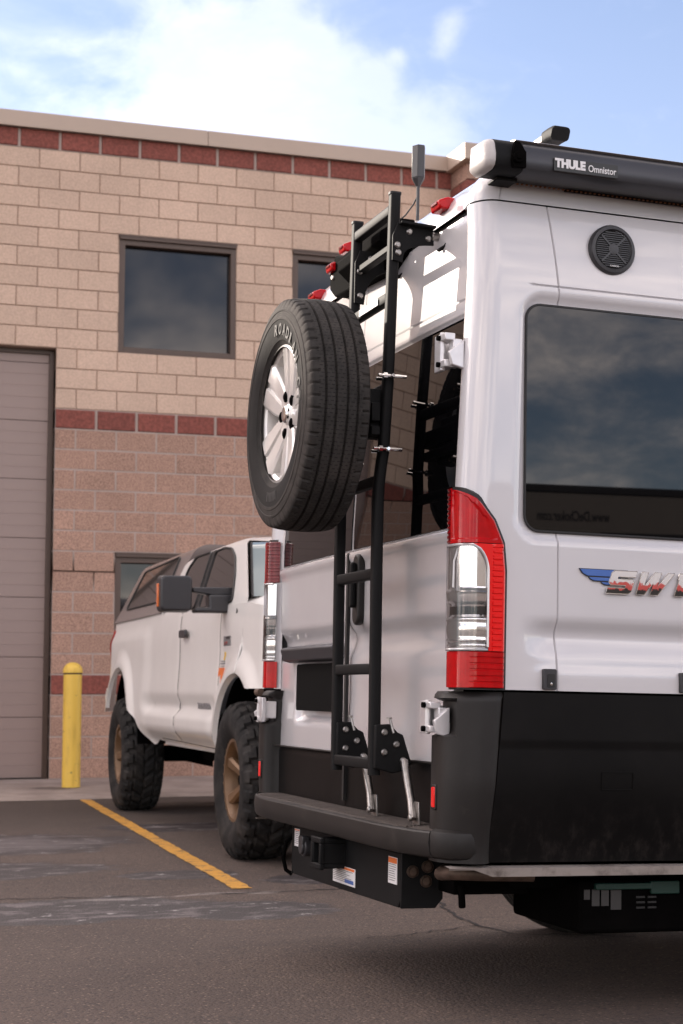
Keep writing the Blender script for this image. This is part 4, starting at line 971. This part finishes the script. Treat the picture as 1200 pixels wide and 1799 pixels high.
mb = MB(); mb.lathe([(.0, -.066), (.02, -.0665), (.030, -.064), (.034, -.060), (.072, -.064), (.080, -.056), (.085, .0)], (0, 0, 0), 'x', 40); mb.build('hub', 'alloy', rim, 0, 35)
mb = MB(); mb.lathe([(.0, -.076), (.022, -.075), (.027, -.070), (.028, -.055)], (0, 0, 0), 'x', 32); mb.build('centre_cap', 'chrome', rim)
nut = MB(); nut.lathe([(.0, -.070), (.0085, -.070), (.0085, -.0665), (.0165, -.0660), (.0175, -.058)], (0, 0, 0), 'x', 16); nut_me = nut.mesh('lug_nut', 'dark')
for k in range(5):
    a = R(90 - 18 + 72 * k); link_mesh('lug_nut', nut_me, rim, (.0, .060 * math.cos(a), .060 * math.sin(a)))
# ---- hitch
hi = bpy.data.objects.new('tow_hitch', None); COL.objects.link(hi); hi.parent = van
mb = MB(); mb.prism([(-.59, .485), (.56, .485), (.575, .33), (.55, .306), (-.57, .316), (-.59, .34)], 'x', .0, .010); mb.build('hitch_plate', 'powder', hi, .003)
mb = MB(); mb.prism([(.0, .485), (.14, .485), (.14, .345), (.115, .316), (.0, .316)], 'y', -.598, -.588); mb.build('side_gusset', 'powder', hi, .002); mb = MB(); mb.prism([(.0, .485), (.14, .485), (.14, .345), (.115, .316), (.0, .306)], 'y', .566, .576); mb.build('side_gusset', 'powder', hi, .002)
mb = MB(); w = .042
for dy, dz, a, b in ((0, w, .1, .016), (0, -w, .1, .016), (w, 0, .016, .07), (-w, 0, .016, .07)): mb.box((-.02, .0 + dy, .435 + dz), (.14, a, b))
rc = mb.build('receiver', 'powder', hi, .004)
mb = MB()
for dy, dz, a, b in ((0, w + .002, .112, .02), (0, -w - .002, .112, .02), (w + .004, 0, .02, .07), (-w - .004, 0, .02, .07)): mb.box((-.085, .0 + dy, .435 + dz), (.016, a, b))
mb.build('receiver_collar', 'powder', rc, .004)
mb = MB(); mb.box((.02, 0, .435), (.02, .07, .07)); mb.build('receiver_hole', 'dark', rc)
mb = MB(); mb.tube([(.005, .33, .425), (-.035, .33, .425)], .034, 18); mb.tube([(-.03, .33, .425), (-.045, .33, .425)], .026, 18); mb.box((-.03, .33, .45), (.03, .05, .03)); mb.build('trailer_socket', 'truck_plastic', hi, .004)
mb = MB(); mb.tube([(.02, .60, .45), (-.01, .615, .42), (-.02, .62, .36), (-.01, .615, .315), (.01, .60, .30)], .008, 8, (0, 1, 0)); mb.tube([(.02, .60, .345), (.02, .57, .335)], .014, 8); mb.build('chain_loop', 'dark', hi)
def warn_label(y0, y1, z0, z1, header, rows):
    mb = MB(); mb.box((-.0008, (y0 + y1) / 2, (z0 + z1) / 2), (.0012, y1 - y0, z1 - z0)); o = mb.build('warning_label', 'decal_white', hi)
    mb = MB(); mb.box((-.0016, (y0 + y1) / 2, z1 - header / 2 - .002), (.001, (y1 - y0) * .94, header)); mb.build('label_header', 'decal_orange', o)
    mb = MB()
    for k in range(rows):
        z = z1 - header - .006 - k * (z1 - z0 - header - .010) / rows
        wd = (y1 - y0) * random.uniform(.55, .88); mb.box((-.0016, y1 - .006 - wd / 2, z), (.001, wd, .0022))
    mb.build('label_print', 'decal_grey', o)
    return o
warn_label(-.560, -.480, .385, .468, .017, 8); warn_label(.475, .545, .415, .478, .0, 6) if False else warn_label(.480, .540, .412, .476, .004, 7)
lo = warn_label(-.160, .075, .332, .392, .008, 7)
mb = MB(); mb.box((-.0018, -.10, .345), (.001, .09, .012)); mb.build('label_band', 'decal_blue', lo)
hole = MB(); hole.lathe([(.0, .0), (.012, .0), (.013, .006), (.019, .008), (.0195, .0)], (0, 0, 0), 'y', 16); hole_me = hole.mesh('gusset_nut', 'rust')
for bx, bz in ((.035, .43), (.085, .445), (.08, .40)): link_mesh('gusset_nut', hole_me, hi, (bx, -.606, bz))
# exhaust and underside pieces
mb = MB(); mb.tube([(.11, -.70, .445), (.05, -.80, .445), (.06, -.86, .452), (.14, -.90, .452), (.3, -.92, .45)], .021, 12); mb.tube([(.2, -.5, .40), (.5, -.2, .37), (1.1, -.1, .36)], .035, 12); mb.build('exhaust_pipe', 'rust', van)
mb = MB(); mb.box((.35, -.25, .40), (.3, .3, .10)); mb.box((.25, -.62, .395), (.25, .2, .05)); mb.tube([(.15, -.72, .40), (.155, -.72, .33)], .012, 8, (1, 0, 0)); mb.box((.7, .0, .37), (.1, 1.5, .07)); mb.build('rear_beam', 'dark', van, .01)
mb = MB(); mb.box((.35, .3, .36), (.10, .12, .08)); mb.tube([(1.33, -.8, .37), (1.33, .8, .37)], .04, 12); mb.build('axle', 'dark', van)
# generator slung under the near side
ge = bpy.data.objects.new('generator', None); COL.objects.link(ge); ge.parent = van
mb = MB(); mb.box((.80, -.60, .34), (.62, .5, .16)); mb.build('case', 'dark', ge, .015)
mb = MB(); mb.box((.68, -.855, .405), (.28, .02, .02)); mb.box((.78, -.86, .400), (.10, .012, .04)); mb.build('green_panel', 'green', ge, .003)
for k, (lx, lw, lh) in enumerate(((.515, .020, .03), (.545, .026, .05), (.577, .026, .05), (.615, .036, .062))):
    mb = MB(); mb.box((lx, -.8505, .390 - lh / 2 + .005), (lw, .002, lh)); mb.build('generator_label', 'decal_dim', ge)
for k in range(6):
    mb = MB(); mb.box((.70 + .04 * (k % 2), -.8505, .37 - .016 * (k // 2)), (.03, .004, .006)); mb.build('vent_slot', 'rubber_trim', ge)
# wheels
def van_wheel(x, sgn):
    w_ = bpy.data.objects.new('wheel', None); COL.objects.link(w_); w_.parent = van; w_.location = (x, sgn * .86, .37 + math.tan(RAKE) * (x + 0) )
    t_ = link_mesh('tyre', to.data, w_, (0, 0, 0), (0, 0, R(90 * 1)))
    mb = MB(); mb.lathe([(.0, .03 * sgn), (.2, .05 * sgn), (.21, .085 * sgn)], (0, 0, 0), 'y', 32); mb.build('rim', 'silver', w_)
for x in (1.33, 5.1):
    for sgn in (-1, 1): van_wheel(x, sgn)
# ------------------------------------------------------------------ lifted pickup truck (local: x away from the near side, y to its tail, z up)
tk = thing('pickup_truck', 'white lifted pickup truck with grey topper, bronze rims and big black tow mirror', 'truck', (2.57, 9.70, 0), (0, 0, R(-2)))
TWID = 2.12
FA, RA, WR = .04, 4.24, .465
ARCH = ((.02, .50, .59), (4.22, .56, .615))
def tk_x(y, z):
    x = .055
    for (cy, cz, r_) in ARCH:
        dd = math.hypot(y - cy, z - cz) - r_; x -= .035 * float(sstep(.16, .02, dd))
    x += .045 * float(sstep(.90, 1.25, z)) * .4
    x += .020 * max(0., (z - 1.30) / .26) ** 2
    inb = float(sstep(.62, .80, y)) * float(sstep(3.3, 2.95, y))
    x += inb * (.035 * float(sstep(.98, .86, z)) - .060 * float(sstep(.88, .79, z)))       # lower door kick-out
    x += .09 * float(sstep(.74, .58, z)) * float(sstep(.4, .8, y)) * float(sstep(3.5, 3.0, y))
    # bedside bulge panel and front fender
    bd_ = float(sstep(2.95, 3.25, y)); x -= bd_ * .022 * float(sstep(1.50, 1.38, z))
    x += .17 * max(0., (y - 4.75) / .5) ** 2.4
    x += .35 * max(0., (-.45 - y) / .6) ** 2
    for sy in (1.90, 2.88): x += .007 * max(0., 1 - abs(y - sy) / .010) * (z < 1.56)
    x += .007 * max(0., 1 - abs(y - .60 + .0) / .010) * (z > 1.0 and z < 1.5)
    return x
def zbot(y):
    z = .615 - .012 * (2.4 - y) * (y < 2.4)
    if y > 2.72: z = .62 - .045 * float(sstep(2.75, 3.05, y)) + .45 * max(0., min(y, 3.9) - 3.07)
    if y > 4.4: z = .80
    if y < .0: z = 1.00
    return z
def ztop(y):
    if y > 2.62: return 1.545 + .03 * (y < 4.9)
    if y > .0: return 1.512 + .03 * (y / 2.6)
    return 1.512 - .10 * (-y) ** 1.3
ys = np.concatenate([np.arange(-1.0, .75, .025), np.arange(.75, 3.4, .05), np.arange(3.4, 5.2, .025)]); nz = 56
def body_side(mir):
    P = []; inside = []
    for y in ys:
        col = []; ins = []
        for k in range(nz + 1):
            z = zbot(y) + (ztop(y) - zbot(y)) * k / nz; yy, zz = y, z; hit = False
            for (cy, cz, r_) in ARCH:
                dd = math.hypot(yy - cy, zz - cz)
                if dd < r_:
                    hit = True
                    if dd > r_ - .045: s_ = r_ / dd; yy, zz = cy + (yy - cy) * s_, cz + (zz - cz) * s_; hit = False
            x = tk_x(yy, zz); col.append((TWID - x if mir else x, yy, zz)); ins.append(hit)
        P.append(col); inside.append(ins)
    mb = MB(); mb.grid(P, lambda i, j: not (inside[i][j] or inside[i + 1][j] or inside[i][j + 1] or inside[i + 1][j + 1]))
    o = mb.build('body_side', 'white_truck', tk, angle=45)
    for (cy, cz, r_) in ARCH:      # arch lip and liner
        mb = MB(); P2 = []
        for a in np.linspace(R(-30), R(210), 60):
            if cz + r_ * math.sin(a) < zbot(cy + r_ * math.cos(a)) + .004: continue
            y, z = cy + (r_ - .003) * math.cos(a), cz + (r_ - .003) * math.sin(a)
            x = tk_x(y, z); sg = -1 if mir else 1; bx = TWID - x if mir else x
            P2.append([(bx, y, z), (bx + sg * .03, cy + (r_ - .018) * math.cos(a), cz + (r_ - .018) * math.sin(a))])
        mb.grid(P2); mb.build('arch_lip', 'white_truck', o, angle=60)
        mb = MB(); P2 = []
        for a in np.linspace(R(0), R(180), 30):
            sg = -1 if mir else 1; bx = (TWID - .08) if mir else .08
            P2.append([(bx, cy + (r_ - .016) * math.cos(a), cz + (r_ - .016) * math.sin(a)), (bx + sg * .62, cy + (r_ - .016) * math.cos(a), cz + (r_ - .016) * math.sin(a))])
        mb.grid(P2); mb.add([(bx + (-.62 if mir else .62), cy + r_ * math.cos(a), cz + r_ * math.sin(a)) for a in np.linspace(R(-18), R(198), 24)], [list(range(24))]); mb.build('wheel_well', 'dark', o, angle=60)
    return o
body_side(False); body_side(True)
# underbody
mb = MB(); mb.box((TWID / 2, 2.2, .68), (1.5, 6.0, .14)); mb.box((TWID / 2, 2.1, .63), (1.75, 2.4, .10)); mb.box((TWID / 2, RA, .46), (1.5, .13, .13)); mb.lathe([(.0, -.18), (.12, -.16), (.18, -.05), (.18, .05), (.12, .16), (.0, .18)], (TWID / 2 + .05, RA, .46), 'y', 20)
mb.box((.62, 2.55, .55), (.35, .5, .16)); mb.box((.5, 2.3, .52), (.10, .22, .10)); mb.box((.85, 2.9, .50), (.2, .3, .14)); mb.box((TWID / 2, FA, .5), (1.4, .12, .14)); mb.box((.5, 1.4, .58), (.18, 1.7, .07)); mb.build('underbody', 'dark', tk, .01)
mb = MB(); mb.box((.16, 1.75, .598), (.035, 2.0, .03)); mb.build('rocker_flange', 'white_truck', tk, .004)
# bed floor, tailgate, bumper
mb = MB(); mb.prism([(.40, .75), (TWID - .40, .75), (TWID - .16, 1.54), (.16, 1.54)], 'y', 5.08, 5.14); mb.build('tailgate', 'white_truck', tk, .02)
mb = MB(); mb.sweep([(.075, 5.10, 1.00), (.07, 5.15, .93), (.08, 5.18, .86), (.11, 5.19, .80)], [(-.004, -.018), (.004, -.018), (.004, .018), (-.004, .018)], (1, 0, 0)); mb.build('bumper_tip', 'white_truck', tk)
mb = MB(); P = []
for z in np.linspace(1.25, 1.50, 10):
    P.append([(tk_x(y, z) - .012, y, z) for y in np.linspace(4.80 + .22 * float(sstep(1.5, 1.25, z)) , 5.19, 10)])
mb.grid(P); mb.rim(P, (.03, 0, 0)); mb.build('tail_light', 'red', tk, angle=50)
for gy, g0, g1 in ((.60, 1.02, 1.50), (1.90, .64, 1.54), (2.88, .66, 1.54)):
    mb = MB(); mb.tube([(tk_x(gy, z) - .0005, gy, z) for z in np.linspace(g0, g1, 18)], .0032, 6, (0, 1, 0)); mb.build('shut_line', 'rubber_trim', tk)
mb = MB(); mb.tube([(tk_x(y, zbot(y) + .02) - .001, y, zbot(y) + .02) for y in np.linspace(.68, 2.6, 20)], .0032, 6); mb.build('shut_line', 'rubber_trim', tk)
mb = MB(); P = [[(tk_x(y, z) - .005, y, z) for y in (5.0, 5.08, 5.165)] for z in np.linspace(.98, 1.18, 6)]; mb.grid(P); mb.build('primer_patch', 'pinch', tk)
# hood
P = []
for x in np.linspace(0, 1, 17):
    t = 1 - abs(2 * x - 1); col = []
    for y in np.linspace(-1.0, .12, 12):
        e = tk_x(y, ztop(y)); xx = e + (TWID - 2 * e) * x; col.append((xx, y, ztop(y) + .085 * min(1., t * 3.2) ** .6))
    P.append(col)
mb = MB(); mb.grid(P); mb.build('hood', 'white_truck', tk, angle=50)
mb = MB(); mb.box((TWID / 2, -1.0, 1.05), (1.55, .1, .65)); mb.build('grille', 'dark', tk, .03); mb = MB(); mb.box((TWID / 2, -1.06, .74), (1.7, .2, .22)); mb.build('front_bumper', 'chrome', tk, .04)
# cab shell: near side wall, roof, pillars
def cab_x(z): return .098 + .112 * (z - 1.54) / .36
def a_pillar_y(z): return -.10 + 1.52 * (z - 1.52) / 1.0 * .92 if z > 1.52 else -.10
CABT = 1.905
def cab_sec(y_front_shift=0.):
    pts = [(cab_x(z), z) for z in np.linspace(1.505, CABT, 10)]
    pts += [(cab_x(CABT) + .10 * (1 - math.cos(a)) + .03 * math.sin(a), CABT + .075 * math.sin(a)) for a in np.linspace(.15, math.pi / 2, 8)]
    pts += [(x, 1.98 + .03 * math.sin((x - .34) / (TWID - .68) * math.pi)) for x in np.linspace(.42, TWID - .42, 8)]
    left = [(TWID - x, z) for x, z in pts[:18]][::-1]
    return pts + left
sec = cab_sec(); P = []
for (x, z) in sec:
    ya = min(a_pillar_y(z), a_pillar_y(1.915)); drop = max(0., z - 1.932)
    yb = 2.66 - .28 * max(0., (z - 1.55) / .4) ** 1.5
    P.append([(x, ya + (yb - ya) * t, z - drop * max(0., 1 - t / .22) ** 1.6 - .012 * max(0, (z - 1.8) / .2) * (abs(t - .45) / .55) ** 2) for t in np.linspace(0, 1, 28)])
mb = MB(); mb.grid(P); mb.rim(P, (0, 0, 0)); mb.add([c[-1] for c in P], [list(range(len(P)))]); mb.build('cab_shell', 'white_truck', tk, angle=45)
def side_pane(name, poly, mat, xf, parent=tk, off=-.004, frame=None, fw=.016):
    n = len(poly); cy = sum(p[0] for p in poly) / n; cz = sum(p[1] for p in poly) / n
    vs = [(xf(z) + off, y, z) for y, z in poly]; mb = MB(); mb.add(vs + [(x + .02, y, z) for x, y, z in vs], [list(range(n)), list(range(n, 2 * n))[::-1]] + [(i, (i + 1) % n, n + (i + 1) % n, n + i) for i in range(n)])
    o = mb.build(name, mat, parent)
    if frame:
        pts = [(xf(z) + off - .001, y, z) for y, z in poly]; q = MB(); q.tube(pts + pts[:1], fw / 2, 6, (1, 0, 0)); q.build('window_trim', frame, o)
    return o
def round_poly(poly, r, n=4):
    out = []; m = len(poly)
    for i in range(m):
        p0, p, p1 = Vector(poly[i - 1]), Vector(poly[i]), Vector(poly[(i + 1) % m])
        a = p + (p0 - p).normalized() * r; b = p + (p1 - p).normalized() * r
        for k in range(n + 1):
            t = k / n; q = (a * (1 - t) + p * t) * (1 - t) + (p * (1 - t) + b * t) * t; out.append((q.x, q.y))
    return out
side_pane('front_window', round_poly([(1.36, 1.535), (1.36, 1.925), (1.10, 1.93), (.84, 1.905), (.66, 1.84), (.50, 1.72), (.33, 1.535)], .05), 'truck_glass', cab_x, frame='rubber_trim')
side_pane('rear_window', round_poly([(2.28, 1.56), (2.20, 1.86), (2.02, 1.935), (1.50, 1.935), (1.50, 1.545)], .05), 'truck_glass', cab_x, frame='rubber_trim')
side_pane('pillar_strip', [(1.50, 1.53), (1.50, 1.938), (1.365, 1.938), (1.365, 1.53)], 'rubber_trim', cab_x, off=-.003)
# windscreen
wl = [(cab_x(z) + .022, a_pillar_y(z) - .012, z) for z in np.linspace(1.545, 1.912, 8)]
P = []
for (x, y, z) in wl: P.append([(x + (TWID - 2 * x) * t, y - .13 * math.sin(math.pi * t), z + .012 * math.sin(math.pi * t)) for t in np.linspace(0, 1, 14)])
mb = MB(); mb.grid(P); mb.rim(P, (0, .02, 0)); wo_ = mb.build('windscreen', 'windscreen', tk, angle=60)
mb = MB(); mb.sweep([p[0] for p in P], [(-.005, -.006), (.005, -.006), (.005, .006), (-.005, .006)], (0, 1, 0)); mb.build('windscreen_seal', 'rubber_trim', wo_)
mb = MB(); mb.box((.085, .16, 1.455), (.01, .035, .05), Matrix.Rotation(R(35), 3, 'X')); mb.build('cowl_gap', 'rubber_trim', tk)
# topper
def top_x(z): return .084 + .19 * (z - 1.575) / .43
P = []
secT = [(top_x(z), z) for z in np.linspace(1.562, 1.985, 10)] + [(top_x(1.985) + .10 * (1 - math.cos(a)) + .02 * math.sin(a), 1.985 + .075 * math.sin(a)) for a in np.linspace(.2, math.pi / 2, 7)] + [(x, 2.06) for x in np.linspace(.46, TWID - .46, 5)]
secT += [(TWID - x, z) for x, z in secT[:17]][::-1]
for (x, z) in secT:
    yb = 4.86 - .30 * max(0., (z - 1.562) / .5) ** .9; ya = 2.70 - .34 * max(0., (z - 1.562) / .5)
    P.append([(x, ya + (yb - ya) * t, z) for t in np.linspace(0, 1, 12)])
mb = MB(); mb.grid(P); mb.add([c[-1] for c in P], [list(range(len(P)))]); mb.add([c[0] for c in P], [list(range(len(P)))[::-1]]); tp = mb.build('topper', 'topper', tk, .0, 40)
side_pane('topper_window', round_poly([(4.48, 1.665), (4.36, 1.985), (2.86, 2.005), (2.80, 1.66)], .06), 'truck_glass', top_x, tp, frame='rubber_trim')
# tow mirror
mi = bpy.data.objects.new('tow_mirror', None); COL.objects.link(mi); mi.parent = tk
mb = MB(); mb.prism(rrect(.21, .232, .03, 4, -.235, 1.586), 'y', .44, .56)
for i in range(0, len(mb.v) // 2): x, y, z = mb.v[i]; mb.v[i] = (-.235 + (x + .235) * .93, y, 1.586 + (z - 1.586) * .93)
mb.build('mirror_housing', 'truck_plastic', mi, .012)
mb = MB(); mb.box((-.338, .52, 1.576), (.012, .05, .145)); mb.build('marker', 'orange', mi, .004)
mb = MB(); mb.prism([(-.13, 1.625), (.125, 1.628), (.12, 1.578), (.0, 1.575), (-.13, 1.595)], 'y', .45, .53); mb.build('arm', 'truck_plastic', mi, .008)
mb = MB(); mb.prism([(-.035, 1.578), (.12, 1.58), (.115, 1.50), (.10, 1.468), (-.12, 1.468), (-.12, 1.495), (-.03, 1.50)], 'y', .42, .55); mb.build('base', 'truck_plastic', mi, .012)
# door handle, badges, decals
hd = bpy.data.objects.new('door_handle', None); COL.objects.link(hd); hd.parent = tk
mb = MB(); mb.prism(rrect(.22, .055, .02, 4, 1.66, 1.375), 'x', tk_x(1.6, 1.37) - .035, tk_x(1.6, 1.37) - .015); mb.box((1.0 * tk_x(1.6, 1.37) - .008, 1.70, 1.375), (.03, .05, .04)); mb.build('grip', 'truck_plastic', hd, .006)
def on_side(name, body, mat, y, z, w, h, bold=.02, ext=.002):
    place_text(name, text_mesh(name, body, mat, width=w, height=h, extrude=ext, bold=bold), tk, (tk_x(y - w / 2, z + h / 2) - .004, y, z), (0, -1, 0), (0, 0, 1))
on_side('badge', 'TUNDRA', 'decal_grey', 1.29, .865, .40, .042, .03, .004)
def decal(mat, y0, y1, z0, z1):
    mb = MB(); P = [[(tk_x(y, z) - .003, y, z) for y in np.linspace(y0, y1, 4)] for z in np.linspace(z0, z1, 4)]; mb.grid(P); mb.rim(P, (.004, 0, 0)); return mb.build('decal', mat, tk)
decal('decal_grey', .28, .47, 1.262, 1.322); q_ = decal('decal_black', .30, .40, 1.30, 1.318); decal('decal_red', .36, .455, 1.268, 1.288)
decal('yellow', .405, .44, 1.195, 1.225); decal('yellow', .425, .455, 1.175, 1.195); decal('decal_grey', .42, .54, 1.150, 1.158); decal('decal_grey', .43, .53, 1.165, 1.172); decal('decal_grey', .43, .53, 1.135, 1.139)
for (y0, y1, z0, z1) in ((.42, .58, 1.108, 1.128), (.44, .54, 1.085, 1.108), (.55, .585, 1.075, 1.108), (.45, .52, 1.06, 1.085), (.42, .45, 1.06, 1.10), (.47, .50, 1.035, 1.06)): decal('decal_orange', y0, y1, z0, z1)
# wheels
TP = [(.235, .045), (.25, .030), (.29, .012), (.33, .0), (.37, .0), (.395, .006)]
def mud_profile():
    p = TP + [(.415, .010), (.432, .018), (.446, .030)]
    pts = [(WR, a) for a in np.linspace(.046, .30, 19)]
    q = [(r_, .346 - a) for r_, a in p[::-1]]
    return p + pts + q
NSEG = 240
def mud_r(r_, a, k, j):
    if r_ < .40: return r_ - 0.
    c_ = abs(a - .173)
    if r_ < WR - .001: return r_ - (.015 if (k % 10) > 5 else 0.)
    ph = (k + c_ * 70 * (1 if c_ < .085 else .35) + (5 if a > .173 else 0)) % 10
    if c_ > .095: return r_ - .012 * (c_ - .095) / .03 - (.017 if ph > 6.4 else 0.)
    if .080 < c_ < .095: return r_ - .014
    return r_ - (.014 if ph > 7 or c_ < .009 else 0.)
mb = MB(); mb.lathe(mud_profile(), (0, 0, 0), 'x', NSEG, mud_r); mud_me = mb.mesh('tyre', 'tyre_mud', 25)
mb = MB(); mb.lathe([(.262, .050), (.258, .040), (.240, .034), (.226, .038), (.218, .056), (.208, .085), (.205, .20), (.21, .30)], (0, 0, 0), 'x', 60); rimd = mb.mesh('rim', 'bronze', 40)
mb = MB(); mb.lathe([(.0, .21), (.206, .21)], (0, 0, 0), 'x', 40); back_me = mb.mesh('brake_disc', 'dark')
def tspoke(a):
    mb = MB(); ca, sa = math.cos(a), math.sin(a); secs = []
    for r_, w, xf, dp in ((.045, .05, .105, .05), (.10, .055, .088, .05), (.16, .064, .070, .05), (.218, .085, .050, .03)):
        sec = []
        for q, xo in ((-1, dp), (-1, .016), (-.6, 0.), (.6, .0), (1, .016), (1, dp)):
            sec.append((xf + xo, r_ * ca - q * w / 2 * sa, r_ * sa + q * w / 2 * ca))
        secs.append(sec)
    mb.grid(secs); return mb.mesh('spoke', 'bronze', 30)
sp_me = [tspoke(R(20 + 60 * k)) for k in range(6)]
mb = MB(); mb.lathe([(.0, .082), (.035, .082), (.042, .09), (.075, .098), (.085, .15)], (0, 0, 0), 'x', 30); hub_me = mb.mesh('hub', 'bronze', 35)
mb = MB(); mb.lathe([(.0, .072), (.028, .074), (.033, .09)], (0, 0, 0), 'x', 20); cap_me = mb.mesh('hub_cap', 'dark')
mb = MB(); mb.lathe([(.0, -.008), (.006, -.008), (.008, .004)], (0, 0, 0), 'x', 6); rb_me = mb.mesh('rim_bolt', 'bronze')
def truck_wheel(y, near):
    w_ = bpy.data.objects.new('wheel', None); COL.objects.link(w_); w_.parent = tk
    w_.location = (0 if near else TWID, y, WR - .006); w_.rotation_euler = (R(random.uniform(0, 60)), 0, 0 if near else math.pi)
    link_mesh('tyre', mud_me, w_); rm = link_mesh('rim', rimd, w_)
    link_mesh('brake_disc', back_me, rm); link_mesh('hub', hub_me, rm); link_mesh('hub_cap', cap_me, rm)
    for m_ in sp_me: link_mesh('spoke', m_, rm)
    if near:
        for k in range(28): a = 2 * math.pi * k / 28; link_mesh('rim_bolt', rb_me, rm, (.040, .249 * math.cos(a), .249 * math.sin(a)))
for y in (FA, RA):
    truck_wheel(y, True); truck_wheel(y, False)
